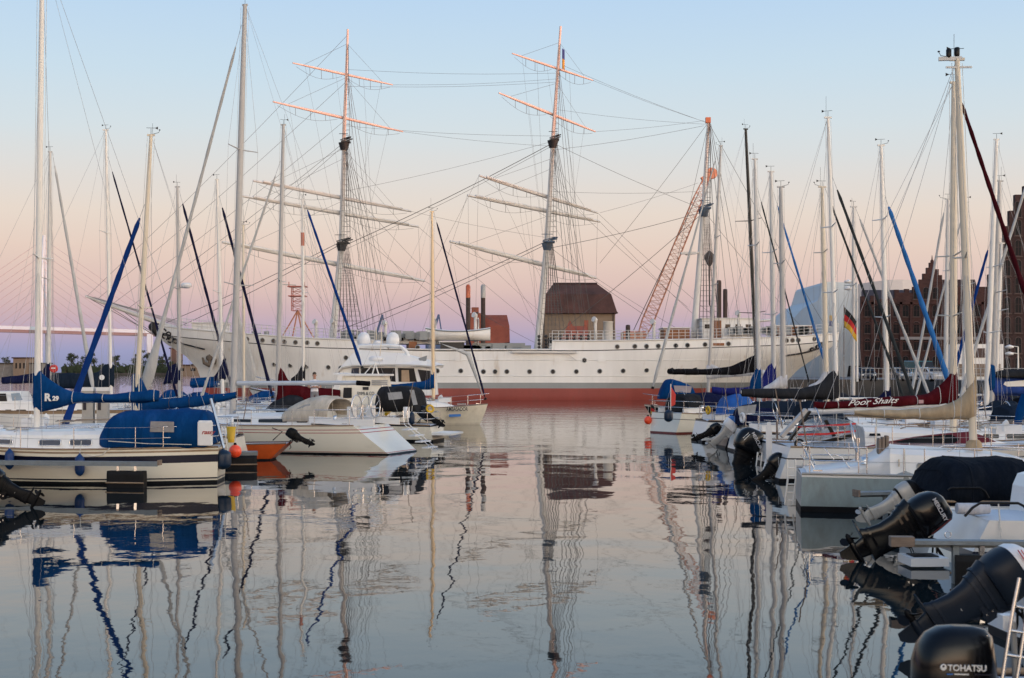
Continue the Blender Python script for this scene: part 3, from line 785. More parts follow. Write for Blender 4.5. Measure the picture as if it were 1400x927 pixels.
    # stays: (from, to, radius)
    stays = [((475, 48), (119, 405), .028), ((473, 112), (132, 410), .028), ((471, 165), (152, 417), .028), ((470, 195), (172, 424), .035), ((469, 200), (190, 431), .03), ((467, 330), (216, 446), .05), ((466, 334), (238, 450), .05),
             ((762, 100), (474, 95), .022), ((764, 112), (473, 118), .022), ((757, 186), (470, 172), .022), ((756, 193), (469, 262), .022), ((755, 196), (466, 338), .055), ((754, 200), (470, 342), .03), ((747, 330), (455, 455), .055), ((747, 334), (462, 462), .045),
             ((967, 168), (771, 90), .022), ((966, 170), (762, 150), .02), ((962, 172), (757, 205), .025), ((961, 286), (757, 196), .03), ((961, 290), (748, 340), .04), ((960, 292), (745, 470), .045), ((952, 262), (757, 262), .022), ((955, 250), (820, 291), .02), ((968, 168), (820, 360), .03),
             ((551, 180), (755, 200), .02), ((537, 116), (760, 108), .02), ((562, 289), (748, 325), .02), ((572, 310), (750, 460), .022), ((580, 384), (742, 474), .025),
             ((814, 180), (962, 165), .02), ((811, 110), (965, 167), .02), ((817, 291), (985, 440), .025), ((820, 303), (975, 455), .025), ((815, 380), (945, 460), .025),
             ((655, 240), (560, 420), .02), ((639, 267), (575, 460), .02), ((615, 330), (640, 470), .02), ((346, 247), (300, 440), .02), ((331, 268), (345, 455), .02), ((654, 242), (650, 452), .018), ((640, 270), (642, 462), .018), ((817, 294), (815, 378), .018), ((572, 312), (575, 380), .018),
             ((969, 168), (1132, 452), .035), ((962, 288), (1100, 452), .03), ((968, 170), (900, 462), .03), ((748, 335), (880, 430), .03), ((750, 250), (940, 420), .026), ((470, 250), (610, 400), .024), ((468, 300), (640, 440), .026)]
    for a, b_, r in stays:
        p, q = P(*a, DS), P(*b_, DS); sag = (q - p).length * .012
        child(MB().tube([lerp(p, q, i / 6) - V((0, 0, sag * math.sin(math.pi * i / 6))) for i in range(7)], r * .62, 4), 'stay', RIG, t)
    # rails along forecastle, waist and poop
    def rail(a, b_, off, n, z0=None, h=1.1, name='railing'):
        m = MB(); prev = None
        for i in range(n + 1):
            tt = lerp(a, b_, i / n); z = interp(tt, stripe) + interp(tt, bul); p = V((xz(tt, z), DS - half(tt, z) + off, z))
            m.tube([p, p + V((0, 0, h))], .035, 4)
            if prev:
                for k in (.4, .7, 1): m.tube([prev + V((0, 0, h * k)), p + V((0, 0, h * k))], .026, 4)
            prev = p
        child(m, name, SPAR, t)
    rail(.0, .42, .1, 46); rail(.675, .96, .1, 36); rail(.01, .42, 11.4, 40)
    # deck houses and gear
    def house(px0, px1, y0, y1, dn, dd, name, m_=SHIPW, wins=0, door=None, roof=True):
        a, b_ = P(px0, y1, dn), P(px1, y0, dn); w = b_.x - a.x; h = b_.z - a.z
        r = child(MB().box(((a.x + b_.x) / 2, dn + dd / 2, (a.z + b_.z) / 2), (w, dd, h)), name, m_, t)
        if roof: MB().box(((a.x + b_.x) / 2, dn + dd / 2, b_.z + .06), (w + .3, dd + .3, .12)).xf(WM[t.name]).build('roof', SPAR, r)
        for i in range(wins):
            x = lerp(a.x, b_.x, (i + .5) / wins); MB().box((x, dn - .01, a.z + h * .62), (.55, .06, .45)).xf(WM[t.name]).build('window', GLASS, r)
        if door: MB().box((lerp(a.x, b_.x, door), dn - .015, a.z + h * .47), (.8, .06, h * .9)).xf(WM[t.name]).build('door', RUST, r)
        return r
    house(262, 302, 442, 458, DS - 2.6, 5, 'anchor_house', SHIPW, 0)
    house(476, 600, 459, 470, DS - 3, 6, 'forecastle_house', SHIPW, 6)
    house(559, 569, 467, 476, DS - 5.5, 1.2, 'deck_box', RUST, roof=False)
    house(602, 634, 468, 477, DS - 4.6, 2.4, 'open_shelter', SHIPB, roof=True)
    house(646, 718, 469, 481, DS - 3.2, 6, 'hatch_cover', SHIPG, roof=False)
    house(960, 1030, 436, 463, DS - 3, 6, 'chart_house', SHIPW, 5, .30)
    house(908, 943, 449, 463, DS - 2.5, 5, 'building_behind', RUST, 0)  # stands for a brick building behind the ship, set on the poop
    house(1062, 1110, 446, 459, DS - 2, 4, 'aft_house', RUST, 0)
    house(822, 829, 466, 480, DS - 5.2, .6, 'gangway_door', SHIPB, roof=False)
    v = MB().lathe([(.52, 0), (.52, 2.0), (.56, 2.02), (.56, 2.1)], 18, org=P(831.5, 466, DS - 1)); child(v, 'ventilator', SPAR, t)
    for px, py, h in ((814, 470, 2.3), (650, 478, 3.4), (432, 462, 1.4), (456, 460, 1.3), (527, 461, 1.2), (894, 463, 1.5), (1010, 450, 1.4)):
        o = P(px, py, DS - 3); m = MB().lathe([(.16, 0), (.16, h)], 10, org=o); m.tube([o + V((0, 0, h - .1)), o + V((0, 0, h + .25)), o + V((-.2, -.2, h + .35))], [.17, .26, .32], 10)
        child(m, 'cowl_vent', SPAR, t)
    cp = MB()
    for i in range(9):
        o = P(300 + i * 8 + random.uniform(-2, 2), 459, DS - 3); cp.box(o, (.5, .5, random.uniform(.5, 1.0)))
    for i in range(26):
        o = P(random.uniform(470, 600), 464, DS - random.uniform(2, 5)); cp.box(o + V((0, 0, .4)), (random.uniform(.4, 1.3), .5, random.uniform(.4, 1.2)))
    for i in range(14):
        o = P(random.uniform(640, 720), 476, DS - 4); cp.box(o, (random.uniform(.5, 1.6), .5, random.uniform(.3, .9)))
    for i in range(22):
        o = P(random.uniform(1000, 1120), 456, DS - 3.5); cp.box(o + V((0, 0, .3)), (random.uniform(.3, 1), .5, random.uniform(.3, 1)))
    o_ = child(cp, 'deck_gear', SHIPG, t); o_['kind'] = 'stuff'
    dd = MB()
    for i in range(8):
        px = 737 + i * 9.6
        for k in range(4): dd.ball(P(px, 460 + k * 5, DS - 5.4), .17, .1, .17, 6)
        dd.tube([P(px, 458, DS - 5.4), P(px, 479, DS - 5.4)], .06, 4)
    child(dd, 'deadeye', SHIPB, t)
    gc = MB().bar(P(700, 481, DS - 6.3), P(788, 481.5, DS - 6.3), .25, .2); gc.bar(P(772, 481, DS - 6.3), P(788, 493, DS - 6.4), .08); child(gc, 'gangway_rail', SPAR, t)
    rd = MB()                                   # rudder and propeller post aperture
    rd.box((29.3, DS, .2), (1.6, .4, 4)); child(rd, 'rudder', SHIPR, t)
    # lifeboat in its davits
    lt = thing('lifeboat', 'white lifeboat stowed on the deck of the white sailing ship', 'lifeboat', P(628, 466, DS - 4))
    rg = []
    for i in range(13):
        f = i / 12; w = 1.1 * math.sin(math.pi * min(max(f, .04), .96)) ** .55; x = -4.6 + 6.9 * f + 1; zs_ = .95 + .35 * (2 * f - 1) ** 2
        rg.append([(x, -w, zs_), (x, -w * .85, .45), (x, -w * .4, .1), (x, 0, 0), (x, w * .4, .1), (x, w * .85, .45), (x, w, zs_), (x, w * .5, zs_ + .15), (x, -w * .5, zs_ + .15)])
    MB().loft(rg, 0, True, True).build('hull', SHIPW, lt)
    MB().tube([(-3.6 + 6.9 * i / 12, -1.14 * math.sin(math.pi * min(max(i / 12, .04), .96)) ** .55, .97 + .35 * (i / 6 - 1) ** 2) for i in range(13)], .06, 5).build('rubbing_strake', SHIPG, lt)
    for x in (-2.6, 2.0):
        MB().tube([(x, .6, -.4), (x, 1.5, 1.2), (x, 1.2, 2.2), (x, 0, 2.4)], .09, 6).build('davit', SPAR, lt)
    flag(768.5, 66, DS, .36, 2.2, [mat('flag_blue', (.05, .07, .25), .8), mat('flag_ochre', (.55, .30, .05), .8)], 'limp dark blue and ochre flag near the top of the middle mast', droop=.6, name='flag')
    return t
# ------------------------------------------------------------------ setting
STONE = mat('quay_stone', (.055, .05, .047), .85, var=.3, nscale=.6)
PAVE = mat('quay_paving', (.18, .17, .165), .85, var=.2, nscale=.5)
LAND = mat('shore_ground', (.055, .06, .04), .95, var=.4, nscale=.15)
BRICK = brickmat('dark_brick', (.070, .030, .026), (.044, .022, .021), (.7, .65, .62), 1.1)
BRICK2 = brickmat('darker_brick', (.050, .026, .025), (.034, .020, .020), (.7, .65, .62), 1.1)
TILE = mat('roof_tile_maroon', (.078, .035, .028), .9, var=.45, nscale=.35, tint=(.05, .036, .034), tscale=.3, bump=.06, bscale=2.5)
TILED = mat('roof_tile_dark', (.040, .020, .021), .85, var=.25, nscale=.4)
TILEO = mat('roof_tile_orange', (.30, .075, .040), .8, var=.25, nscale=.6, tint=(.22, .12, .09), tscale=.5)
PLAST = mat('tan_render', (.235, .175, .125), .9, var=.22, nscale=.3, tint=(.22, .19, .15), tscale=.4)
BRICKO = mat('brick_orange', (.30, .09, .055), .85, var=.25, nscale=.8)
PALEM = mat('museum_panels', (.37, .43, .48), .45, var=.05, nscale=.2)
WINB = mat('building_glass', (.012, .012, .014), .5, var=.5, nscale=.4, spec=.12)
FRAMEW = mat('stone_trim', (.085, .055, .05), .8, var=.15)
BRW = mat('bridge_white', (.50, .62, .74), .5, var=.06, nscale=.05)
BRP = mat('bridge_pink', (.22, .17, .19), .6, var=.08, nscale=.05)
CRANE = mat('crane_orange', (.50, .22, .13), .55, var=.15)
PILE = mat('pile_iron', (.055, .035, .03), .8, var=.4, nscale=.8)
LEAF = mat('leaf_dark', (.028, .042, .022), .9, var=.5, nscale=.8)
BARK = mat('bark', (.06, .045, .035), .9, var=.3)

def water():
    m = bpy.data.materials.new('harbour_water'); m.use_nodes = True; nt = m.node_tree; N = nt.nodes; L = nt.links
    b = N['Principled BSDF']; b.inputs['Base Color'].default_value = (.006, .012, .015, 1); b.inputs['Roughness'].default_value = .015; b.inputs['IOR'].default_value = 1.34
    g = N.new('ShaderNodeNewGeometry'); mp = N.new('ShaderNodeMapping'); mp.inputs['Rotation'].default_value = (0, 0, .35); mp.inputs['Scale'].default_value = (1, .8, 1); L.new(g.outputs['Position'], mp.inputs['Vector'])
    def nz(sc, det, w=0):
        n = N.new('ShaderNodeTexNoise'); n.inputs['Scale'].default_value = sc; n.inputs['Detail'].default_value = det; n.inputs['Roughness'].default_value = .45; n.inputs['Distortion'].default_value = w
        L.new(mp.outputs[0], n.inputs['Vector']); return n.outputs['Fac']
    def mul(a, b_):
        q = N.new('ShaderNodeMath'); q.operation = 'MULTIPLY'
        L.new(a, q.inputs[0])
        if isinstance(b_, float): q.inputs[1].default_value = b_
        else: L.new(b_, q.inputs[1])
        return q.outputs[0]
    def add(a, b_):
        q = N.new('ShaderNodeMath'); L.new(a, q.inputs[0]); L.new(b_, q.inputs[1]); return q.outputs[0]
    patch = N.new('ShaderNodeMapRange'); patch.inputs['From Min'].default_value = .46; patch.inputs['From Max'].default_value = .66; patch.inputs['To Min'].default_value = .45; patch.inputs['To Max'].default_value = 1.5
    L.new(nz(.05, 2), patch.inputs['Value'])
    h = add(mul(nz(.42, 1.2, .2), .021), mul(mul(nz(1.9, 3.0), .0043), patch.outputs[0]))
    # the open middle of the basin, out by the ship, is ruffled by a light breeze
    sp = N.new('ShaderNodeSeparateXYZ'); L.new(g.outputs['Position'], sp.inputs[0])
    far = N.new('ShaderNodeMapRange'); far.inputs['From Min'].default_value = 42; far.inputs['From Max'].default_value = 95; far.inputs['To Max'].default_value = 1; L.new(sp.outputs['Y'], far.inputs['Value'])
    h = add(h, mul(mul(nz(2.6, 3.0), .011), far.outputs[0]))
    bp = N.new('ShaderNodeBump'); bp.inputs['Strength'].default_value = 1; bp.inputs['Distance'].default_value = 1; L.new(h, bp.inputs['Height']); L.new(bp.outputs[0], b.inputs['Normal'])
    w = MB().add([(-3000, -700, 0), (3000, -700, 0), (3000, 6000, 0), (-3000, 6000, 0)], [(0, 1, 2, 3)]).build('water', m)
    tag(w, kind='structure')

def slab(name, poly, z, mats, zb=-1.5):
    m = MB(); n = len(poly)
    m.add([(x, y, z) for x, y in poly], [tuple(range(n))], 0)
    for i in range(n):
        a, b = poly[i], poly[(i + 1) % n]; m.add([(*a, z), (*b, z), (*b, zb), (*a, zb)], [(0, 1, 2, 3)], 1)
    return tag(m.build(name, mats), kind='structure')

def window(t, proto, c, w, h, arch=True, fm=FRAMEW, sill=True):
    """an arched window, its glass set back in the wall's face, a thin mullion cross in front"""
    if proto is None:
        m = MB(); poly = [(-w / 2, 0, 0), (w / 2, 0, 0), (w / 2, 0, h * .8)]
        poly += [(w / 2 * math.cos(a), 0, h * .8 + h * .2 * math.sin(a)) for a in [math.pi * k / 8 for k in range(1, 8)]] if arch else [(w / 2, 0, h), (-w / 2, 0, h)]
        poly += [(-w / 2, 0, h * .8)]
        m.prism(poly, (0, -.04, 0), 0)
        m.box((0, -.06, h * .5), (.07, .05, h * .96), 1); m.box((0, -.06, h * .55), (w * .96, .045, .07), 1)
        m.tube([V(p) + V((0, -.03, 0)) for p in poly + poly[:1]], .06, 4, 2, cap=False)
        if sill: m.box((0, -.08, -.07), (w + .25, .16, .12), 2)
        o = m.build('window', [WINB, TILED, fm], t); o.location = c; return o
    return clone(proto, t, c)

def stepped(x0, x1, z0, z1, n):                 # left half of a stepped gable from (x0,z0) up to (x1,z1)
    out = []
    for i in range(n):
        xa = lerp(x0, x1, i / n); za = lerp(z0, z1, (i + 1) / n); out += [(xa, lerp(z0, z1, i / n)), (xa, za)]
    return out + [(x1, z1)]

def setting():
    water()
    slab('quay', [(-22, 186), (52, 186), (52, 150), (62, 128), (190, 128), (190, 420), (-22, 420)], 2.0, [PAVE, STONE])
    slab('far_shore', [(-900, 1190), (-300, 1130), (-245, 1140), (-225, 1180), (-235, 1420), (-1000, 1420)], 1.4, [LAND, STONE])
    # breakwater wall and low sheds on the far shore
    for k, (px0, px1, yt, d, nm, lab, ma) in enumerate((
        (-30, 58, 497.5, 880, 'harbour_wall', 'long low grey breakwater wall at the far left shore', PAVE),
        (18, 37, 490, 876, 'pier_hut', 'small brown hut standing on the far breakwater', WOOD),
        (236, 292, 500, 1120, 'shore_shed', 'low brown shed on the far shore beneath the white bow', WOOD),
        (233, 241, 477, 1300, 'silo', 'pale narrow silo tower behind the far trees', FRAMEW))):
        a, b = P(px0, 508, d), P(px1, yt, d); h = b.z + .5; w = b.x - a.x; q = d / 300
        t = thing(nm, lab, nm.replace('_', ' '), (a.x + w / 2, d, -.5))
        MB().box((0, 3 * q, h / 2), (w, 6 * q, h)).build('wall', ma, t)
        MB().box((0, 3 * q, h + .12 * q), (w + .5 * q, 6.6 * q, .24 * q)).build('roof', TILED if k else STONE, t)
        if k in (1, 2):
            for i in range(3): MB().box((w * (i - 1) * .28, -.02, h * .6), (w * .12, .08, h * .3)).build('window', WINB, t)
    # trees on the far shore
    spec = [(8, 505, 488, 400), (98, 506, 481, 400), (122, 506, 480, 395), (108, 506, 494, 390), (158, 506, 482, 400), (185, 506, 484, 392), (203, 506, 478, 400), (213, 506, 485, 385), (222, 506, 483, 395), (140, 506, 496, 385), (172, 506, 497, 385), (232, 506, 488, 400), (245, 506, 491, 390), (90, 506, 497, 385)]
    looks = ['tall slender dark tree, leftmost on the far shore', 'feathery dark tree beside the blue furled sail on the far shore', 'narrow dark tree behind the blue furled sail on the far shore', 'low round bush between two slender trees on the far shore', 'upright dark tree right of the second mast on the far shore', 'dark tree standing just left of the cream mast on the far shore',
             'tallest dark tree beneath the bowsprit on the far shore', 'round tree just under the bowsprit on the far shore', 'ragged tree under the black bow scroll on the far shore', 'wide low shrub in the gap between the far shore trees', 'small low shrub near the cream mast on the far shore', 'short tree in front of the pale silo on the far shore', 'last small tree before the white bow on the far shore', 'low shrub left of the feathery tree on the far shore']
    for (px, yb, yt, d), lab in zip(spec, looks):
        d = d * 3; yb = 510
        b = P(px, yb, d); h = P(px, yt, d).z - b.z; t = thing('tree', lab, 'tree', (b.x, d, 1.4), 0, 'trees along the far shore'); rnd = random.Random(px)
        tr = MB().tube([(0, 0, 0), (.05, 0, h * .4), (.1, 0, h * .85)], [h * .035, h * .025, h * .01], 7)
        for i in range(6):
            z = h * rnd.uniform(.25, .7); a = rnd.uniform(0, 6.3); tr.tube([(0, 0, z), (math.cos(a) * h * .16, math.sin(a) * h * .16, z + h * .16)], [h * .015, h * .005], 5)
        tr.build('trunk', BARK, t)
        cr = MB(); cl = [(rnd.gauss(0, .13) * h, rnd.gauss(0, .13) * h, h * rnd.uniform(.25, .95)) for _ in range(16)]
        for c in cl:
            rr = h * rnd.uniform(.06, .13) * (1.15 - .45 * c[2] / h)
            for i in range(70):
                p = V(c) + V((rnd.gauss(0, 1), rnd.gauss(0, 1), rnd.gauss(0, .8))) * rr * .6
                u = V((rnd.uniform(-1, 1), rnd.uniform(-1, 1), rnd.uniform(-1, 1))).normalized() * h * .028; w_ = u.orthogonal().normalized() * h * .017
                cr.add([p - u, p + w_, p + u, p - w_], [(0, 1, 2, 3)])
        cr.build('crown', LEAF, t, fix=False)
    hd = MB(); rnd = random.Random(3)
    for i in range(5200):
        px = rnd.uniform(85, 300); d = rnd.uniform(372, 392); d *= 3.1; p = P(px, 509 - abs(rnd.gauss(0, 3.4)), d); u = V((rnd.uniform(-1, 1), 0, rnd.uniform(-1, 1))) * 1.4
        hd.add([p - u, p + V((.5, 0, .9)), p + u, p - V((.5, 0, .9))], [(0, 1, 2, 3)])
    tag(hd.build('undergrowth', LEAF, fix=False), kind='stuff', label='dark low scrub along the far shore')
    # the cable stayed bridge
    D = 1500
    t = thing('cable_stayed_bridge', 'long pale cable stayed bridge far away across the water on the left', 'bridge', P(60, 507, D))
    a, b = P(-260, 445, D - 30), P(262, 459.5, D + 30); dk = MB()
    child(MB().bar(a, b, 14, 3.0), 'deck', BRP, t)
    rl = MB().bar(a + V((0, -8, 3.4)), b + V((0, -8, 3.4)), .6, 3.4); child(rl, 'wind_screen', BRW, t)
    py = MB(); top = P(60, 322, D)
    py.tube([P(60, 512, D) + V((0, -12, 0)), P(60, 450, D) + V((0, -12, 0)), top], [2.6, 2.4, 1.6], 8); py.tube([P(60, 512, D) + V((0, 12, 0)), P(60, 450, D) + V((0, 12, 0)), top], [2.6, 2.4, 1.6], 8)
    child(py, 'pylon', BRW, t)
    for i in range(10):
        f = i / 9; h = top - V((0, 0, 4 + f * 68))
        for s in (-1, 1):
            e = P(60 + s * (178 - f * 140), 0, D); e.z = lerp(a.z, b.z, .5) + 2
            child(MB().tube([h, e], .19, 4), 'cable', mat('bridge_cable', (.50, .40, .42), .6), t)
    for px in (-150, 205): child(MB().box(P(px, 482, D) , (4, 10, 38)), 'pier', BRW, t)
    # brown warehouse behind the ship
    d = 220; g = lambda px, y: P(px, y, d)
    t = thing('warehouse', 'old tan warehouse with a big maroon hipped roof behind the middle mast', 'warehouse', (g(790, 0).x, d, 2)); X = lambda px: g(px, 0).x - t.location.x; Z = lambda y: g(0, y).z - 2
    w0, w1 = X(741), X(841); ze = Z(427)
    MB().box(((w0 + w1) / 2, 5.5, ze / 2), (w1 - w0, 11, ze)).build('wall', PLAST, t)
    def rect(i, z, x0=None, x1=None): a_ = w0 + i if x0 is None else x0; b_ = w1 - i if x1 is None else x1; return [(a_, i - .4 if i < 0 else i, z), (b_, i - .4 if i < 0 else i, z), (b_, 11 - i, z), (a_, 11 - i, z)]
    rf = MB().loft([rect(-.35, ze - .15), rect(-.2, ze + .2), rect(.55, Z(402)), [(X(757), 3, Z(386.5)), (X(818), 3, Z(386.5)), (X(818), 8, Z(386.5)), (X(757), 8, Z(386.5))]], 0, False, True); ro = rf.build('roof', TILE, t)
    for px in (770, 805): MB().box((X(px), .5, Z(414)), (.5, .8, .6)).build('roof_hatch', TILED, ro)
    MB().tube([(w0 - .4, -.45, ze - .1), (w1 + .4, -.45, ze - .1)], .11, 6).build('gutter', PILE, ro); MB().tube([(X(757), 3, Z(386.5) + .05), (X(818), 3, Z(386.5) + .05)], .16, 6).build('ridge_tile', TILED, ro)
    for x_ in (w0 + .3, w1 - .3): MB().tube([(x_, -.12, ze - .2), (x_, -.12, 0)], .08, 6).build('downpipe', PILE, t)
    for i in range(4): MB().box((lerp(w0, w1, (i + .5) / 4), -.03, ze * .55), (1.0, .1, 1.3)).build('window', WINB, t)
    # red roofed house, small orange house
    d = 226; t = thing('brick_house', 'red tiled brick house left of the big maroon roofed warehouse', 'house', (g(668, 0).x * d / 220, d, 2)); X = lambda px: P(px, 0, d).x - t.location.x; Z = lambda y: P(0, y, d).z - 2
    MB().box((X(679), 4, Z(470) / 2), (X(696) - X(663), 8, Z(470))).build('wall', BRICKO, t)
    MB().loft([[(X(663), -.3, Z(471)), (X(697), -.3, Z(468)), (X(697), 8.3, Z(468)), (X(663), 8.3, Z(471))], [(X(663), 1.2, Z(445)), (X(696.4), 1.2, Z(445)), (X(696.4), 6.8, Z(445)), (X(663), 6.8, Z(445))], [(X(663), 3.5, Z(429.5)), (X(693), 3.5, Z(429.5)), (X(693), 4.5, Z(429.5)), (X(663), 4.5, Z(429.5))]], 0, False, True).build('roof', TILEO, t)
    MB().box((X(652.5), 4, Z(428) / 2), (X(663) - X(642), 7.6, Z(428))).build('gable_tower', BRICKO, t)
    MB().box((X(649), 3, Z(424.5)), (1.1, 1.1, 1.2)).build('chimney', BRICKO, t)
    for px in (647, 652): MB().box((X(px), .18, Z(428.5)), (.35, .1, .4)).build('window', FRAMEW, t)
    d = 200; t = thing('cottage', 'small cottage with a pointed orange roof and chimney before the tan warehouse', 'house', (P(786, 0, d).x, d, 2)); X = lambda px: P(px, 0, d).x - t.location.x; Z = lambda y: P(0, y, d).z - 2
    MB().box((X(787), 2.5, Z(463) / 2), (X(803) - X(771), 5, Z(463))).build('wall', BRICKO, t)
    MB().loft([[(X(768), -.3, Z(463)), (X(792), -.3, Z(463)), (X(792), 4, Z(463)), (X(768), 4, Z(463))], [(X(779.7), 2, Z(437.5)), (X(780.3), 2, Z(437.5)), (X(780.3), 2.1, Z(437.5)), (X(779.7), 2.1, Z(437.5))]], 0, False, True).build('pointed_roof', TILEO, t)
    MB().loft([[(X(782), .3, Z(462)), (X(806), .3, Z(462)), (X(806), 5.3, Z(462)), (X(782), 5.3, Z(462))], [(X(782), 2.7, Z(445)), (X(803), 2.7, Z(445)), (X(803), 2.8, Z(445)), (X(782), 2.8, Z(445))]], 0, False, True).build('roof', TILEO, t)
    MB().box((X(803), 3, Z(450)), (.55, .6, 2.6)).build('chimney', BRICKO, t)
    # steel dolphins behind the ship
    for px, yt, r, cap, lab in ((640, 392, .27, 1, 'tall black steel pile with an orange cap behind the white ship'), (660.5, 392, .27, 2, 'tall black steel pile with a grey cap behind the white ship'), (983, 383, .29, 0, 'taller of two rusty piles beyond the ship\'s chart house'), (991.5, 395, .27, 0, 'shorter of two rusty piles beyond the ship\'s chart house'), (858.5, 444, .28, 0, 'short dark pile with a rounded top left of the crane'), (558, 464, .22, 0, 'little dark pile behind the forecastle of the ship')):
        d = 176; b = P(px, 0, d); h = P(px, yt, d).z + 1; t = thing('mooring_pile', lab, 'pile', (b.x, d, -1), 0, 'steel mooring piles')
        MB().lathe([(r, 0), (r, h - .3), (r * .9, h - .05), (r * .4, h)], 12).build('shaft', PILE, t)
        if cap: MB().lathe([(r * 1.06, 0), (r * 1.06, 1.4), (r * .6, 1.62)], 12, org=(0, 0, h - 1.35)).build('cap', [ORANGEH, GMOT][cap - 1], t)
    # lattice crane
    d = 200; t = thing('mobile_crane', 'orange lattice boom crane rising behind the aft deck of the white ship', 'crane', (P(868, 0, d).x, d, 2))
    bt, tp = P(873, 470, d), P(952, 290, d); tp2 = P(968, 238, d)
    bm = MB(); w = .85
    def lat(a, b, wa, wb, n, k_=1.0):
        ax = (b - a).normalized(); u = V((ax.z, 0, -ax.x)); v = V((0, 1, 0)); cs = []
        for i in range(n + 1):
            f = i / n; p = lerp(a, b, f); ww = lerp(wa, wb, f); cs.append([p + u * ww * x + v * ww * y for x, y in ((-1, -1), (1, -1), (1, 1), (-1, 1))])
        for k in range(4): bm.tube([c[k] for c in cs], .085 * k_, 4)
        for i in range(n):
            for k in range(4):
                e = (k + 1) % 4; bm.tube([cs[i][k], cs[i + 1][e]] if i % 2 else [cs[i][e], cs[i + 1][k]], .045 * k_, 4); bm.tube([cs[i][k], cs[i][e]], .04 * k_, 4)
    lat(bt, lerp(bt, tp2, .12), .35, .78, 4, .62); lat(lerp(bt, tp2, .12), lerp(bt, tp2, .85), .78, .62, 24, .62); lat(lerp(bt, tp2, .85), tp2, .62, .3, 5, .62)
    child(bm, 'boom', CRANE, t)
    hd = MB().lathe([(.75, -.25), (.8, 0), (.75, .25)], 16, axis=(0, 1, 0), org=P(973, 237, d)); hd.bar(P(960, 247, d), P(976, 238, d), .8, .9); child(hd, 'boom_head', CRANE, t)
    hk = P(970, 356, d - 2); child(MB().tube([P(970, 240, d - 2), hk], .03, 4), 'hoist_rope', RIG, t)
    hb = MB().lathe([(.15, 1.3), (.7, .7), (.75, .3), (.3, -.6), (.08, -.8)], 12, org=hk); hb.tube([hk - V((0, 0, .8)), hk - V((0, 0, 6)), hk - V((-.3, 0, 6.4)), hk - V((-.1, 0, 6.8))], .1, 6); child(hb, 'hook_block', PILE, t)
    cb = MB().box(P(868, 468, d) + V((0, 3, 0)), (3, 6, 3)); cb.box(P(866, 480, d) + V((0, 4, -.5)), (7, 4, 2)); child(cb, 'cab', CRANE, t)
    child(MB().tube([P(956, 262, d), P(866, 452, d)], .05, 4), 'pendant', RIG, t)
    # red and white lattice light tower behind the foredeck
    d = 190; t = thing('signal_tower', 'small red and white lattice light tower behind the foredeck of the ship', 'light tower', (P(407, 0, d).x, d, 0)); bm = MB()
    lat(P(407, 425, d), P(407, 392, d), .7, .7, 5, .6); bm.box(P(407, 392, d), (2.4, 2, .12)); bm.box(P(407, 405, d), (2.2, 2, .12))
    for x in (-1, 1): bm.bar(P(407, 388, d) + V((x * 1.0, -.9, -.4)), P(407, 386, d) + V((x * 1.0, -.9, 0)), .1)
    child(bm, 'lattice_cage', mat('tower_red', (.46, .12, .08), .6, var=.1), t)
    lg = MB()
    for x in (-2.1, -.7, .7, 2.1): lg.tube([P(407, 424, d), P(407, 462, d) + V((x, 0, 0))], .10, 5)
    child(lg, 'legs', CRANE, t); child(MB().lathe([(1.2, 0), (1.2, 2.2)], 14, org=P(407, 470, d) - V((0, 0, 2))), 'base', WMOT, t)
    child(MB().bar(P(405, 390, d), P(386, 389, d), .12), 'jib_arm', GMOT, t)
    # two little blue quay cranes far away on the left of the red roofed house
    for px, d, lab in ((519, 420, 'thin blue harbour crane far behind the flybridge cruiser'), (596, 400, 'thin blue harbour crane far behind the gold mast')):
        t = thing('harbour_crane', lab, 'crane', P(px, 507, d), 0, 'far blue harbour cranes'); bm = MB(); b0, b1 = P(px - 8, 468, d), P(px + 4, 430, d)
        bm.bar(b0, b1, .6); bm.bar(P(px + 9, 463, d), b1, .35); bm.box(P(px - 8, 470, d), (2.4, 2, 6)); child(bm, 'jib', mat('crane_blue', (.05, .09, .19), .6, var=.15), t)
        child(MB().box(P(px - 2, 488, d), (4, 4, 14)), 'tower', mat('crane_blue', (0, 0, 0)), t)
    # brick warehouse block on the right
    d = 236; t = thing('brick_warehouse', 'long dark brick warehouse with battlements and a stepped gable', 'warehouse', (P(1265, 0, d).x, d, 2)); X = lambda px: P(px, 0, d).x - t.location.x; Z = lambda y: P(0, y, d).z - 2
    poly = [(X(1177), 0), (X(1352), 0), (X(1352), Z(392))]
    poly += [(X(1292), Z(392))]
    pk = [(1292, 384), (1288, 384), (1288, 376), (1283.5, 376), (1283.5, 368), (1279, 368), (1279, 359), (1271, 359), (1271, 366), (1267, 366), (1267, 374), (1262, 374), (1262, 382), (1257, 382), (1257, 392), (1248, 392), (1248, 400), (1243, 400), (1243, 395), (1237, 395), (1237, 400), (1229, 400), (1229, 396), (1223, 396), (1223, 408), (1215, 408), (1197, 410), (1197, 404), (1190, 404), (1190, 411), (1183, 411), (1183, 405), (1177, 405)]
    poly += [(X(px), Z(y)) for px, y in pk]
    wall = MB().prism([(x, 0, z) for x, z in poly], (0, .7, 0)); wall.build('front_wall', BRICK, t)
    MB().prism([(X(1178), .72, 0), (X(1351), .72, 0), (X(1351) + 5, 18, 0), (X(1178) + 4.6, 18, 0)], (0, 0, Z(412) - .2)).build('rear_wall', BRICK2, t)
    MB().prism([(X(1180), .75, Z(411)), (X(1180) + 4, 18.2, Z(411)), (X(1180) + 2, 9.5, Z(392))], (X(1351) - X(1180), 0, 0)).build('roof', TILED, t)
    MB().prism([(X(1281), 4, Z(409)), (X(1349), 4, Z(409)), (X(1349), 6, Z(379)), (X(1281), 6, Z(379))], (4, 12, 0)).build('high_roof', TILED, t)
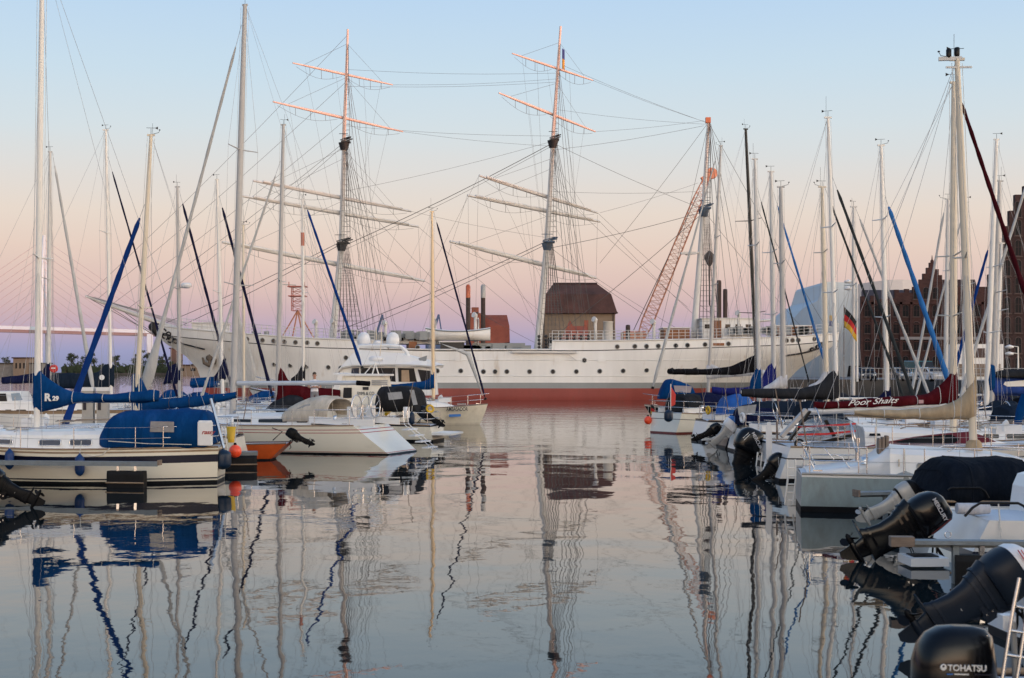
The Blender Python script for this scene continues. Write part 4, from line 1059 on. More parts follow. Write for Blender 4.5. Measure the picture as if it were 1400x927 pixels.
    pr = None; cols = [1186, 1199, 1212, 1225, 1238, 1253, 1266, 1279, 1294, 1308, 1322, 1336]
    for ri, (y, hh) in enumerate(((503, 1.9), (479, 1.9), (456, 2.0), (433, 2.0), (409, 1.5))):
        for px in cols:
            if ri == 4 and not (1240 < px < 1300): continue
            c = (X(px), 0, Z(y)); pr2 = window(t, pr, c, 1.0, hh); pr = pr or pr2
    pi = MB()
    for px in (1177.8, 1192.5, 1205.5, 1218.5, 1231.5, 1245.5, 1287, 1301, 1315, 1329, 1343): pi.box((X(px), -.12, Z(413) / 2), (.42, .24, Z(413)))
    for y in (443, 467): pi.box((X(1264), -.1, Z(y)), (X(1351) - X(1178), .16, .22))
    pi.box((X(1264), -.13, Z(414.5)), (X(1351) - X(1178), .22, .4)); pi.build('pilaster_band', BRICK, t)
    MB().box((X(1284), -.28, Z(462.5)), (X(1350) - X(1243), .12, .45)).build('sign_band', mat('sign_grey', (.26, .24, .24), .8), t)
    MB().lathe([(.25, 0), (.3, .3), (.12, .5), (.04, 1.2)], 8, org=(X(1275), .3, Z(359))).build('finial', BRICK, t)
    MB().box((X(1268), -.02, Z(514)), (2.6, .14, 3.2)).build('door', TILED, t)
    d = 182; t = thing('gable_warehouse', 'tallest dark brick warehouse with a stepped gable at the picture edge', 'warehouse', (P(1400, 0, d).x, d, 2)); X = lambda px: P(px, 0, d).x - t.location.x; Z = lambda y: P(0, y, d).z - 2
    pk = [(1349, 0), (1352, 375), (1359, 375), (1359, 354), (1366, 354), (1366, 332), (1373, 332), (1373, 309), (1380, 309), (1380, 288), (1388, 288), (1388, 266), (1400, 266), (1400, 254), (1425, 254), (1425, 266), (1437, 266), (1437, 288), (1446, 288), (1446, 332), (1460, 332), (1460, 375), (1475, 375)]
    poly = [(X(1351), 0, 0)] + [(X(px), 0, Z(y)) for px, y in pk[1:]] + [(X(1475), 0, 0)]
    MB().prism(poly, (0, .8, 0)).build('front_wall', BRICK2, t)
    MB().prism([(X(1352), .82, 0), (X(1474), .82, 0), (X(1474) + 9, 25, 0), (X(1352) + 9, 25, 0)], (0, 0, Z(377))).build('rear_wall', BRICK2, t)
    MB().prism([(X(1355), .9, Z(377)), (X(1471), .9, Z(377)), (X(1412), .9, Z(272))], (9, 24, 0)).build('roof', TILED, t)
    pr = None
    for y, hh in ((510, 2), (483, 2), (455, 1.8), (428, 1.8), (401, 1.8), (377, 1.6), (350, 1.5), (322, 1.4), (297, 1.3)):
        for px in (1362, 1377, 1392, 1407, 1422, 1437):
            if y < 380 and px < 1376 or y < 330 and px < 1390: continue
            c = (X(px), 0, Z(y)); p2 = window(t, pr, c, .85, hh, y > 400); pr = pr or p2
    # the pale museum: curved shells
    d = 275; t = thing('museum_building', 'pale blue smooth curved museum building beyond the stern of the white ship', 'museum', (P(1160, 0, d).x, d, 2)); X = lambda px: P(px, 0, d).x - t.location.x; Z = lambda y: P(0, y, d).z - 2
    def shell(prof, depth, bulge, name, ma):
        rings = []
        n = len(prof)
        for i, (px, y) in enumerate(prof):
            f = i / (n - 1); bl = bulge * math.sin(math.pi * f)
            x = X(px); rings.append([(x, -bl, 0), (x, -bl * 1.15 - .6, Z(y) * .5), (x, -bl, Z(y)), (x, depth, Z(y)), (x, depth, 0)])
        MB().loft(rings, 0, False, True).build(name, ma, t)
    shell([(1076, 449), (1083, 436), (1091, 425), (1099, 418.5), (1107, 415), (1112, 411), (1115.5, 400), (1118, 391), (1121, 387.5), (1130, 386.4), (1150, 386.6), (1172, 388)], 22, 5, 'shell', PALEM)
    shell([(1172.5, 388.5), (1190, 386), (1210, 384), (1230, 383.2), (1252, 383)], 20, 3, 'shell', mat('museum_pale', (.47, .44, .44), .45, var=.04, nscale=.2))
    MB().box((X(1160), 3, Z(500) / 2), (X(1250) - X(1085), 8, Z(500))).build('glass_base', WINB, t)
    # street lamps on the promenade
    for px, yt, lab in ((1392, 474, 'street lamp with a double head before the gable warehouse'), (1172, 385, 'slim white lamp post before the pale museum')):
        d = 150; o = P(px, 0, d); h = P(px, yt, d).z - 2; t = thing('street_lamp', lab, 'street lamp', (o.x, d, 2))
        MB().tube([(0, 0, 0), (0, 0, h * .5), (0, 0, h)], [.11, .09, .06], 8).build('post', ALUW, t)
        for z in (0, -.7):
            MB().lathe([(.05, .2), (.45, .05), (.42, -.12), (.1, -.2)], 12, org=(-.9, 0, h + z)).build('lamp_head', WMOT, t)
            MB().tube([(0, 0, h + z), (-.9, 0, h + z + .1)], .04, 5).build('arm', ALUW, t)
    # cars parked on the promenade
    def car(px, d, rz, col, lab, kind='car', k=1.0):
        o = P(px, 0, d); t = thing('parked_car' if kind == 'car' else 'delivery_van', lab, kind, (o.x, d, 2), R(rz), 'vehicles parked on the promenade')
        van = kind != 'car'
        if van: side_ = [(-2.3, .3), (2.2, .3), (2.35, .8), (2.2, 1.2), (1.5, 2.2), (-2.25, 2.25), (-2.35, 1)]
        else: side_ = [(-2.1, .28), (2.1, .28), (2.2, .55), (2.05, .85), (1.1, .98), (.5, 1.42), (-1.0, 1.48), (-1.75, 1.02), (-2.15, .95), (-2.2, .5)]
        b = MB(); w = .85
        b.loft([[(x, -w + i_, z) for x, z in [(a * f, .28 + (c - .28) * f) for a, c in side_]] for i_, f in ((0, .97), (.06, 1), (2 * w - .06, 1), (2 * w, .97))], 0, False, True)
        b.build('body', col, t)
        if van: gl = [(1.0, 1.25, 2.05, 1.55)]
        gm = MB()
        if van: gm.prism([(2.1, -w * .9, 1.32), (1.62, -w * .9, 2.1), (1.62, w * .9, 2.1), (2.1, w * .9, 1.32)], (.05, 0, .04))
        else:
            gm.prism([(1.06, -.74, 1.02), (.56, -.70, 1.38), (.56, .70, 1.38), (1.06, .74, 1.02)], (.05, 0, .05)); gm.prism([(-1.70, -.74, 1.06), (-1.08, -.70, 1.43), (-1.08, .70, 1.43), (-1.70, .74, 1.06)], (-.04, 0, .04))
            for s in (-1, 1): gm.prism([(.9, s * w, 1.0), (.42, s * w, 1.36), (-.95, s * w, 1.40), (-1.5, s * w, 1.02)], (0, s * .02, 0))
        gm.build('windows', GLASS, t)
        for x in (-1.35, 1.35):
            for s in (-1, 1):
                wh = MB().lathe([(.25, -.1), (.33, -.08), (.33, .08), (.25, .1)], 14, axis=(0, 1, 0), org=(x, s * .78, .33)).build('wheel', RUBBER, t)
                MB().lathe([(.19, -.02), (.17, .02)], 10, axis=(0, s, 0), org=(x, s * .885, .33)).build('rim', STEEL, wh)
        for s in (-1, 1): MB().ball((2.13, s * .6, .68), .06, .16, .09, 8).build('headlight', WTXT, t); MB().box((-2.15, s * .65, .75), (.06, .25, .15)).build('tail_light', REDP, t)
    dcar = mat('car_dark', (.02, .02, .025), .2, var=.1, coat=.6); wcar = mat('car_white', (.75, .75, .75), .2, var=.04, coat=.6); tcar = mat('van_teal', (.04, .16, .17), .25, var=.1, coat=.4); scar = mat('car_silver', (.35, .37, .39), .25, .5, coat=.5)
    car(1274, 150, -80, wcar, 'white car facing the basin on the promenade below the stepped gable'); car(1183, 152, -95, dcar, 'dark car parked on the promenade below the left end of the brick warehouse'); car(1231, 155, -85, scar, 'silver car parked between the dark car and the teal van')
    car(1257, 165, -80, tcar, 'teal van parked behind the white car on the promenade', 'van')
    t = thing('site_cabin', 'white cabin with a brown shutter on the promenade behind the tan sail cover', 'cabin', P(1339, 519, 140) )
    MB().box((0, 1.5, 1.7), (4.6, 3, 3.4)).build('wall', WMOT, t); MB().box((-.3, -.03, 2.55), (1.6, .08, .9)).build('shutter', FRAMEW, t); MB().box((0, -.03, .9), (4, .07, 1.2)).build('counter', WOOD, t)
    rail = MB()
    for i in range(40):
        px = 1178 + i * 5.8; rail.tube([P(px, 519, 131), P(px, 519, 131) + V((0, 0, 1))], .03, 4)
    for k in (.5, 1): rail.tube([P(1178, 519, 131) + V((0, 0, k)), P(1404, 519, 131) + V((0, 0, k))], .03, 4)
    tag(solo(rail, 'promenade_railing', GMOT, 'grey metal railing along the edge of the promenade', 'railing', P(1290, 519, 131)))

    # unseen hill added behind the photographer to shade the harbour up to the mastheads
    hl = MB(); rings = [[], [], [], []]
    for i in range(61):
        a = R(-110 + 4 * i); h = 47 + 3 * noise.noise(V((i * .35, 0, 0))); u = V((math.sin(a), -math.cos(a), 0))
        for k, (rd, hh) in enumerate(((820, 0), (960, .6), (1200, 1), (1600, 0))): rings[k].append(u * rd + V((0, 0, h * hh)))
    hl.loft(rings, 0, True, False, False); tag(hl.build('shade_hills', LAND), kind='structure')
    # unseen quay with a brick building added to shade the nearest boats from the afterglow
    slab('side_quay', [(27, -60), (60, -60), (60, 18), (27, 18)], 1.6, [PAVE, STONE])
    t = thing('shade_storehouse', 'brick building added beyond the right edge to shade the nearest boats', 'shade_storehouse', (30, -40, 1.6))
    MB().box((6, 26, 5.5), (12, 52, 11)).build('wall', BRICK, t)
    MB().prism([(-.4, -.4, 11.02), (12.4, -.4, 11.02), (6, -.4, 15.5)], (0, 52.8, 0)).build('roof', TILED, t)
    pr = None
    for k in range(12):
        for z in (1.4, 4.8, 8.0):
            m_ = MB().box((-.02, 0, .8), (.1, 1.1, 1.6))
            if pr is None: pr = m_.build('window', WINB, t); pr.location = (0, 3 + k * 4.2, z)
            else: clone(pr, t, (0, 3 + k * 4.2, z))
    pass

# ------------------------------------------------------------------ pontoons
def pontoon(a, b, label, w=.5, z=.62, floats=(), posts=(), beam=PONT, end=None, name='finger_pontoon'):
    a, b = V(a), V(b); a.z = b.z = 0; t = thing(name, label, 'pontoon', a, 0, 'finger pontoons between the moored boats')
    d = (b - a); u = d.normalized(); n = V((-u.y, u.x, 0)); up = V((0, 0, 1))
    m = MB().bar(a + up * z, b + up * z, w, .06); m.bar(a + up * (z - .06) - n * w * .4, b + up * (z - .06) - n * w * .4, .05, .06); child(m, 'walkway', beam, t)
    for f, L_, h in floats:
        c = a + d * f; fl = MB(); W2 = w * .62; k = .86
        rg = []
        for q, s in ((-L_ / 2, .9), (-L_ / 2 + .08, 1), (L_ / 2 - .08, 1), (L_ / 2, .9)):
            rg.append([c + u * q + n * (W2 * x * s) + up * zz for x, zz in ((-1, .08), (-.96, h * .8), (-.8, h), (.8, h), (.96, h * .8), (1, .08), (.9, -.25), (-.9, -.25))])
        fl.loft(rg, 0, False, True); child(fl, 'float', RUBBER, t)
        for q in (-.24, .24): child(MB().bar(c + u * L_ * q + up * (h - .02), c + u * L_ * q + up * (z - .05), .07, .07), 'bracket', STEEL, t)
        child(MB().tube([c + u * L_ * -.52 - n * W2 * 1.02 + up * .13, c + u * L_ * .52 - n * W2 * 1.02 + up * .13], .022, 5), 'rub_line', TEAK, t)
    for f in posts: child(MB().bar(a + d * f + up * -.6, a + d * f + up * (z - .05), .09, .09), 'post', PONT, t)
    if end: child(MB().bar(b + up * (z + .005), b + u * end + up * (z + .005), w * .9, .14), 'wooden_end', WOOD, t); 
    return t
setting()
tall_ship()
# ------------------------------------------------------------------ the boats, one by one
def zz(b, px, py, off=0): return b.pt(px, py, off).z
def sidepoly(b, pts, off, m, name, th=.02, parent=None):
    o = off * b.near
    return MB().prism([b.pt(px, py, o) for px, py in pts], (0, b.near * th, 0)).build(name, m, parent or b.t)
def sailer(label, stern, yw, h, L, B, top, bot, hull=None, coach=True, rails=True, name='sailing_boat', hood=True, **mk):
    b = Boat(name, label, 'sailing boat', stern, yw, h, SAILGROUP)
    hk = dict(zs=.95, zm=.9, zb=1.2, rb=1.0, bt=.7, rs=-.25); hk.update(hull or {}); b.hull(L, B, **hk)
    if coach:
        ck = dict(h0=.48, h1=.36, w0=B * .33, w1=B * .22, windows=((.06, .24, .3, .72), (.30, .48, .3, .72), (.54, .66, .32, .7)))
        x0, x1 = L * .30, L * .74
        if isinstance(coach, dict):
            c = dict(coach); x0, x1 = c.pop('x0', x0), c.pop('x1', x1); ck.update(c)
        b.coach(x0, x1, **ck); b.cx0, b.cx1 = x0, x1
        for sd in (-1, 1): MB().bar((L * .06, sd * B * .33, hk['zs'] + .10), (x0 + .05, sd * B * .33, hk['zs'] + .2), .10, .26).build('cockpit_coaming', WHITE, b.t)
        for sd in (-1, 1): MB().lathe([(.09, 0), (.07, .06), (.08, .14), (.03, .15)], 10, org=(L * .2, sd * B * .33, hk['zs'] + .22)).build('winch', STEEL, b.t)
    if rails: b.lifelines((.25, .42, .58, .74))
    rh = random.Random(int(stern) * 7 + int(yw))
    if hood and coach and rh.random() < .85:
        z0 = b.sheer(.3); w = B * .34; xa = x0 - (.6 if rh.random() < .6 else 1.7); hz = rh.uniform(.95, 1.2)
        b.arch([(xa, z0 + hz * .9, z0 + .15, w * .95), (xa + .3, z0 + hz, z0 + .15, w), (x0 + .2, z0 + hz * .97, z0 + .2, w), (x0 + .75, z0 + hz * .72, z0 + .35, w * .9), (x0 + 1.05, z0 + .5, z0 + .4, w * .8)], rh.choice((NAVYC, GREYC, DARKC, BLUEC, NAVYC, SLATEC)), 'sprayhood', wrinkle=.03)
    clutter(b)
    if top: b.mast(top, bot, **mk)
    return b
def clutter(b):
    rn = random.Random(int(b.S.x * 13) + int(b.S.y * 7)); L, B = b.L, b.B
    zd = lambda x: b.sheer(min(max(x / L, 0), 1))
    for x in (L * .82, L * .60):
        h = MB().box((x, 0, zd(x) + (.12 if x > L * .75 else .50)), (.5, .5, .05)); h.box((x, 0, zd(x) + (.15 if x > L * .75 else .53)), (.42, .42, .02), 1); h.build('deck_hatch', [GMOT, GLASS], b.t)
    hm_ = rn.choice((STEEL, TEAK))
    for sd in (-1, 1): MB().tube([(L * .36, sd * B * .26, zd(L * .4) + .52), (L * .38, sd * B * .26, zd(L * .4) + .58), (L * .58, sd * B * .22, zd(L * .55) + .54), (L * .60, sd * B * .22, zd(L * .55) + .46)], .016, 5).build('handrail', hm_, b.t)
    for sd in (-1, 1):
        if rn.random() < .6:
            v = MB(); o = V((L * rn.uniform(.62, .7), sd * B * .16, zd(L * .65) + .40)); v.lathe([(.05, 0), (.05, .12)], 8, org=o); v.tube([o + V((0, 0, .10)), o + V((0, 0, .2)), o + V((.1, 0, .25))], [.05, .07, .1], 8); v.build('deck_vent', WHITE, b.t)
    if rn.random() < .5: MB().torus((L * .03, rn.choice((-1, 1)) * B * .3, zd(0) + .45), .15, .05, (1, .2, 0), 14).build('horseshoe_buoy', rn.choice((YELLOW, WMOT, WMOT)), b.t)
    if rn.random() < .6: MB().box((L * .70, 0, zd(L * .7) + .42), (.75, .48, .26)).build('liferaft_case', WMOT, b.t)
    if rn.random() < .5: MB().tube([(L * .02, -B * .25, zd(0) + .5), (L * .0, -B * .25, zd(0) + 1.6)], .016, 5).build('flagstaff', WOOD, b.t)
    w = MB().tube([(L * .15, 0, zd(0) + .1), (L * .15, 0, zd(0) + .75)], .05, 7); w.torus((L * .14, 0, zd(0) + .75), .33, .018, (1, 0, .2), 18); w.build('steering_wheel', STEEL, b.t)
    cl = MB()
    for k in range(5):
        q = V((L * rn.uniform(.1, .85), rn.uniform(-.3, .3) * B, 0)); q.z = zd(q.x) + (.5 if .32 < q.x / L < .7 else .12)
        cl.torus(q, rn.uniform(.1, .18), .035, (rn.uniform(-.3, .3), rn.uniform(-.3, .3), 1), 12)
    o = cl.build('coiled_rope', rn.choice((ROPE, ROPEB, ROPE)), b.t); o['kind'] = 'stuff'
    for x, sd in ((L * .04, 1), (L * .04, -1), (L * .93, 1), (L * .93, -1)):
        c = b.sp(x / L, sd, .04, .1); MB().bar(c - V((.1, 0, -.04)), c + V((.1, 0, .04)), .03).build('cleat', STEEL, b.t)
def sprayhood(b, px0, px1, y0, yb, w, m, wm=CLEAR, win=True):
    xs = [lerp(px0, px1, f) for f in (0, .3, .6, .85, 1)]
    st = [(b.s(x), zz(b, x, lerp(yb, y0, k)), zz(b, x, yb), w * q) for x, k, q in zip(xs, (.9, 1, .93, .6, .12), (1, 1, .98, .9, .75))]
    o = b.arch(st, m, 'sprayhood')
    return o

# ---------- left side, near to far
b = sailer('long cream sloop with navy stripe, blue canopy and blue boom cover lettered R 29', 302, 657, 182.5, 9.3, 2.9, (58, -70), (50, 600),
           hull=dict(zs=.98, zm=.95, zb=1.3, rs=.05, bt=.55, rb=1.5, mats=[HULLCREAM, NAVY, ANTIF, TEAK], bands=[('s', .055, 0), ('s', .105, 3), ('s', .19, 0), ('s', .385, 1), ('s', .40, 1), ('w', .15, 0), ('w', .11, 1), ('w', .07, 0), ('w', -1, 2)]),
           coach=False, rails=False, m=ALUW, r=.088, spread=(353,), jib=None, boom=(217, 541, 552, .05))
x0, x1 = b.s(160), b.s(-80); fr = lambda px: (b.s(px) - x0) / (x1 - x0)
b.coach(x0, x1, .52, .42, .95, .62, WHITE, [(fr(136), fr(106), .28, .68), (fr(94), fr(64), .28, .68), (fr(28), fr(5), .3, .66)], GLASSB, frames=STEEL)
b.lifelines((.24, .42, .58, .75))
sp_ = [(146, 589), (151, 578), (160, 567), (172, 561.5), (205, 559.5), (250, 558.5), (277, 560), (288, 565), (295, 582)]
cn = b.arch([(b.s(px), zz(b, px, y), zz(b, px, 609 if 150 < px < 290 else 604), 1.08 if px > 150 else .9) for px, y in sp_[::-1]], BLUEC, 'canopy', power=3.2, wrinkle=.03)
sidepoly(b, [(206, 576), (238, 576.5), (238, 591), (205, 590.5)], 1.075, mat('canopy_window', (.10, .13, .17), .2, var=.3, spec=.8), 'canopy_window', .012, cn)
MB().tube([b.pt(px, y, b.near * 1.09) for px, y in ((148, 603), (200, 606.5), (262, 608))], .012, 4).build('bolt_rope', ROPE, cn)
b.cover([(46.5, 504, 562, .13), (53, 505, 562, .16), (61, 513, 561, .19), (70, 520, 559, .20), (90, 532, 554, .19), (110, 536.5, 550, .17), (150, 538, 549, .16), (185, 535, 550, .17), (205, 533, 549, .16), (217.5, 534, 548, .1)], BLUEC)
cv = b.t.children[-1]; ex = (-b.near, 0, 0); ey = (0, 0, 1)
o = b.pt(64, 547.6, 0); o.y = b.near * .245; letters(cv, 'R', o, ex, ey, .285, WTXT, bold=.045)
o = b.pt(75, 547.2, 0); o.y = b.near * .245; letters(cv, '29', o, ex, ey, .17, WTXT, bold=.05)
lb = MB(); c = b.pt(280.5, 593, b.near * 1.02); lb.box(c, (.40, .16, .66)); lb.box(c + V((0, 0, .34)), (.36, .13, .05)); lbo = lb.build('lifebuoy_case', WMOT, b.t)
bm = lbo.modifiers.new('Bevel', 'BEVEL'); bm.width = .04; bm.segments = 3
letters(lbo, 'rassy', b.pt(275.5, 593.5, b.near * 1.105), ex, (0, 0, 1), .17, RTXT, shear=.35, bold=.02)
MB().bar(b.pt(288, 545, b.near * .5), b.pt(306, 613, b.near * .9), .07, .05).build('stern_davit', STEEL, b.t)
ld = MB()
for px in (307, 312): ld.tube([b.pt(px - 5, 582, 0), b.pt(px, 628, 0)], .017, 5)
for k in range(4): ld.tube([b.pt(303 + k, 590 + k * 9, 0), b.pt(308 + k, 590 + k * 9, 0)], .015, 5)
ld.build('ladder', ALUW, b.t)
MB().tube([b.pt(px, y, b.near * 1.42) for px, y in ((150, 613), (140, 622), (125, 624), (108, 618))], .014, 5).build('mooring_line', ROPE, b.t)
fender(13, 614, 642, b.dep(7) - 1.4, FBLUE, 'blue fender hanging near the left edge on the navy striped hull'); fender(109, 621, 651, b.dep(5) - 1.5, FBLUE, 'blue fender hanging under the cabin windows of the navy striped hull')
fender(304.5, 614, 642, b.dep(0) - .5, FNAVY, 'plump dark blue fender at the stern corner of the navy striped hull', r=.24, rope=6)
pontoon(P(-60, 0, 39.6), P(217, 0, 38.8), 'grey finger pontoon with a black float alongside the navy striped sloop', w=.24, z=.66, floats=((.845, 1.02, .44),), end=.05)

b = sailer('sloop just behind the navy striped hull, long blue boom cover and tall blue furled foresail', 336, 634, 181, 10, 3.0, (206.5, 184), (186, 560), hood=False, hull=dict(mats=[CREAM, NAVY, ANTIF]), m=ALUT, r=.085, spread=(421,), boom=(323, 540, 552, .05), jib=(300, 84, SAILB, .07, .12, 594))
b.cover([(180, 511, 561, .09), (188, 511, 561, .12), (195, 520, 561, .14), (205, 539, 560, .15), (225, 545, 558, .15), (270, 541, 555, .14), (323, 535.5, 543, .08)], BLUEC)
for px in (182.5, 190): MB().tube([b.pt(px, 512, b.near * .14), b.pt(px, 563, b.near * .14)], .02, 4).build('lashing', ROPE, b.t)

b = Boat('work_boat', 'small bright orange open boat with a black outboard behind the blue canopied sloop', 'motor boat', 372, 628, 178, MOTORGROUP)
b.hull(5.2, 1.7, zs=.58, zm=.54, zb=.8, rs=.62, rb=.6, bt=.75, mats=[ORANGEH, ORANGEH, ANTIF], bands=[('s', .05, 1), ('w', .05, 0), ('w', -1, 2)], rail=WOOD)
b.coach(1.5, 3.8, .22, .2, .7, .55, DECK, ())
outboard(b, b.pt(402, 602, 0), 60, .64, cm=BMOTM)
MB().tube([b.pt(373, 602, .6), b.pt(386, 590, .6), b.pt(372, 585, .6)], .02, 5).build('grab_rail', BLACKP, b.t)
buoy(321.5, 617, 46, .20, 'orange ball fender hanging between the blue canopied sloop and the orange boat')
t = thing('bucket', 'yellow bucket hung on the rail above the orange ball fender', 'bucket', P(316, 605, 46.4)); MB().lathe([(.10, 0), (.155, .50), (.145, .50), (.09, .03)], 16).build('body', YELLOW, t); MB().tube([(.15 * math.cos(a), 0, .5 + .14 * math.sin(a)) for a in [math.pi * k / 8 for k in range(9)]], .008, 5).build('handle', STEEL, t)
pontoon(P(270, 0, 46.4), P(352, 0, 46.8), 'short pontoon end with a black float beside the orange boat', w=.5, z=.5, floats=((.72, 1.0, .40),))

b = sailer('big white cruising sloop with open scooped stern, beige sprayhood and silver boom', 552, 619.5, 161, 11.4, 3.6, (335, 6), (318, 566), hood=False,
           hull=dict(zs=1.06, zm=1.02, zb=1.35, rs=-1.35, bt=.86, rb=.5, mats=[HULLCREAM, RTXT, ANTIF], bands=[('s', .13, 0), ('s', .155, 1), ('s', .24, 0), ('s', .265, 1), ('w', .09, 0), ('w', .07, 1), ('w', .05, 0), ('w', -1, 2)]),
           coach=dict(x0=3.3, x1=8.6, h0=.52, h1=.32, w0=1.15, w1=.75, windows=((.03, .12, .35, .7), (.2, .44, .35, .72), (.5, .68, .35, .7))), m=ALUG, r=.125, spread=(205, 390), boom=(488, 523.5, 524, .085), boomm=mat('boom_silver', (.55, .57, .60), .35, .2, var=.06), jib=(62, 198, SAILC, .05, .085, 534, 2.4))
MB().tube([b.be, b.pt(505, 524.5)], .10, 10).build('boom_end_bag', DARKC, b.t)
st = [(b.s(px), zz(b, px, y), zz(b, px, 575), w) for px, y, w in ((466, 545, 1.2), (455, 541.5, 1.22), (440, 541, 1.2), (420, 547, 1.15), (404, 557, 1.05), (393, 570, .85))]
hd = b.arch(st, BEIGEC, 'sprayhood', power=2.8, cap=False); s2 = hd.modifiers.new('Solidify', 'SOLIDIFY'); s2.thickness = .012
sidepoly(b, [(397, 571), (407, 558), (417, 553), (424, 552), (422, 572)], 1.06, CLEAR, 'window', .012, hd)
for sd in (-1, 1):
    w = MB().torus((1.55, sd * .85, 1.75), .44, .022, (1, 0, 0)); [w.tube([(1.55, sd * .85, 1.75), (1.55, sd * .85 + .44 * math.cos(a), 1.75 + .44 * math.sin(a))], .010, 4) for a in (0.5, 2.6, 4.7)]
    w.build('steering_wheel', STEEL, b.t); MB().box((1.75, sd * .85, 1.38), (.25, .3, .75)).build('pedestal', WHITE, b.t)
tr = MB(); z0, z1 = 1.0, .12
for k in range(4): tr.box((-.25 - k * .27, 0, .9 - k * .22), (.26, .95, .05))
tr.build('stern_step', DECK, b.t)
ld = MB()
for y in (-.2, .2): ld.tube([(-.05, y, 1.6), (-.1, y, 1.1), (-1.3, y, .15)], .016, 5)
ld.build('bathing_ladder', STEEL, b.t)
MB().box((.4, -1.2, 1.5), (.12, .35, .42)).build('lifebuoy_case', WMOT, b.t)

b = sailer('sloop with burgundy mast and boom cover behind the beige sprayhood', 486, 598, 180, 10, 3.1, (387.5, 170), (379, 560), m=ALUG, r=.105, spread=(385,), boom=(464, 545, 545, .06), jib=(240, 268, SAILC, .05, .07, 565))
b.cover([(377, 500, 562, .12), (381, 500, 562, .17), (388, 508, 560, .20), (395, 520, 558, .22), (410, 527, 555, .23), (440, 530, 556, .23), (465, 533, 560, .2)], REDC)
def person(label, px, py_feet, d, shirt, legs, h=1.78, face=0, hair=(.05, .035, .025), pose='fold'):
    t = thing('person', label, 'person', P(px, py_feet, d), R(face))
    skin = mat('skin', (.42, .23, .16), .6, var=.08); hm = mat('hair_%d' % (hair[0] * 1000), hair, .8); sh = shirt; lg = legs; shoe = BLACKP
    k = h / 1.78
    J = dict(pel=(0, 0, .95), bel=(0, .01, 1.12), ch=(0, 0, 1.33), nk=(0, -.01, 1.50), hd0=(0, -.02, 1.58), hd1=(0, -.025, 1.66), hd2=(0, -.02, 1.74))
    R_ = dict(pel=(.15, .115), bel=(.145, .105), ch=(.165, .11), nk=(.06, .06), hd0=(.065, .075), hd1=(.078, .095), hd2=(.06, .075))
    E = [('pel', 'bel'), ('bel', 'ch'), ('ch', 'nk'), ('nk', 'hd0'), ('hd0', 'hd1'), ('hd1', 'hd2')]
    for s, n in ((1, 'l'), (-1, 'r')):
        J.update({n + 'sh': (s * .19, 0, 1.42), n + 'el': (s * .27, .0, 1.15), n + 'wr': (s * .05, -.23, 1.16) if pose == 'fold' else (s * .28, -.06, .92), n + 'ha': (s * -.04, -.24, 1.18) if pose == 'fold' else (s * .28, -.09, .80),
                  n + 'hi': (s * .10, 0, .88), n + 'kn': (s * .11, -.02, .50), n + 'an': (s * .12, .02, .10), n + 'to': (s * .14, -.14, .035)})
        R_.update({n + 'sh': (.065, .065), n + 'el': (.045, .045), n + 'wr': (.03, .03), n + 'ha': (.035, .025), n + 'hi': (.095, .095), n + 'kn': (.062, .062), n + 'an': (.042, .042), n + 'to': (.04, .03)})
        E += [('ch', n + 'sh'), (n + 'sh', n + 'el'), (n + 'el', n + 'wr'), (n + 'wr', n + 'ha'), ('pel', n + 'hi'), (n + 'hi', n + 'kn'), (n + 'kn', n + 'an'), (n + 'an', n + 'to')]
    ks = list(J); me = bpy.data.meshes.new('body'); me.from_pydata([V(J[a]) * k for a in ks], [(ks.index(a), ks.index(c)) for a, c in E], [])
    o = bpy.data.objects.new('body', me); C.objects.link(o); sk = o.modifiers.new('Skin', 'SKIN'); ss = o.modifiers.new('Subdivision', 'SUBSURF'); ss.levels = ss.render_levels = 2
    for i, a in enumerate(ks): me.skin_vertices[0].data[i].radius = [r * k for r in R_[a]]
    me.skin_vertices[0].data[0].use_root = True
    m2 = bpy.data.meshes.new_from_object(o.evaluated_get(bpy.context.evaluated_depsgraph_get())); bpy.data.objects.remove(o)
    body = bpy.data.objects.new('body', m2); C.objects.link(body); body.parent = t; m2.materials.clear()
    for m_ in (skin, sh, lg, shoe): m2.materials.append(m_)
    for p in m2.polygons:
        c = p.center / k; p.use_smooth = True
        arm = abs(c.x) > .20 and c.z > .7 or (c.y < -.13 and c.z > .7)
        p.material_index = 0 if c.z > 1.49 or (arm and c.z < 1.24) else 1 if c.z > .98 else 2 if c.z > .13 else 3
    hr = MB().ball((0, 0, 1.73 * k), .088 * k, .10 * k, .085 * k, 12); hr.v = [v if v.z > 1.70 * k or v.y > .02 else V((v.x * .8, v.y * .6 + .02, max(v.z, 1.69 * k))) for v in hr.v]; hr.build('hair', hm, t)
    fc = MB().ball((0, -.115 * k, 1.655 * k), .014, .02, .022, 8); fc.build('nose', skin, t)
    for s in (1, -1):
        MB().ball((s * .03 * k, -.098 * k, 1.68 * k), .011, .008, .008, 6).build('eye', BTXT, t); MB().ball((s * .085 * k, -.01, 1.655 * k), .014, .025, .035, 6).build('ear', skin, t)
    MB().box((0, -.098 * k, 1.61 * k), (.045, .012, .01)).build('mouth', RTXT, t)
    hn = MB()
    for s in (1, -1):
        w = V((s * -.04, -.24, 1.18)) if pose == 'fold' else V((s * .28, -.09, .80)); dv = V((s * -.8, -.1, .1)) if pose == 'fold' else V((0, -.15, -1))
        for f in range(4): q = w * k + V((0, 0, (f - 1.5) * .019)) if pose == 'fold' else w * k + V((0, (f - 1.5) * .019, 0)); hn.tube([q, q + dv * .05, q + dv * (.075 + .01 * (f in (1, 2))) + V((0, .012, -.012))], [.010, .009, .007], 5)
        hn.tube([w * k, w * k + dv * .03 + V((0, -.03, .03))], [.011, .008], 5)
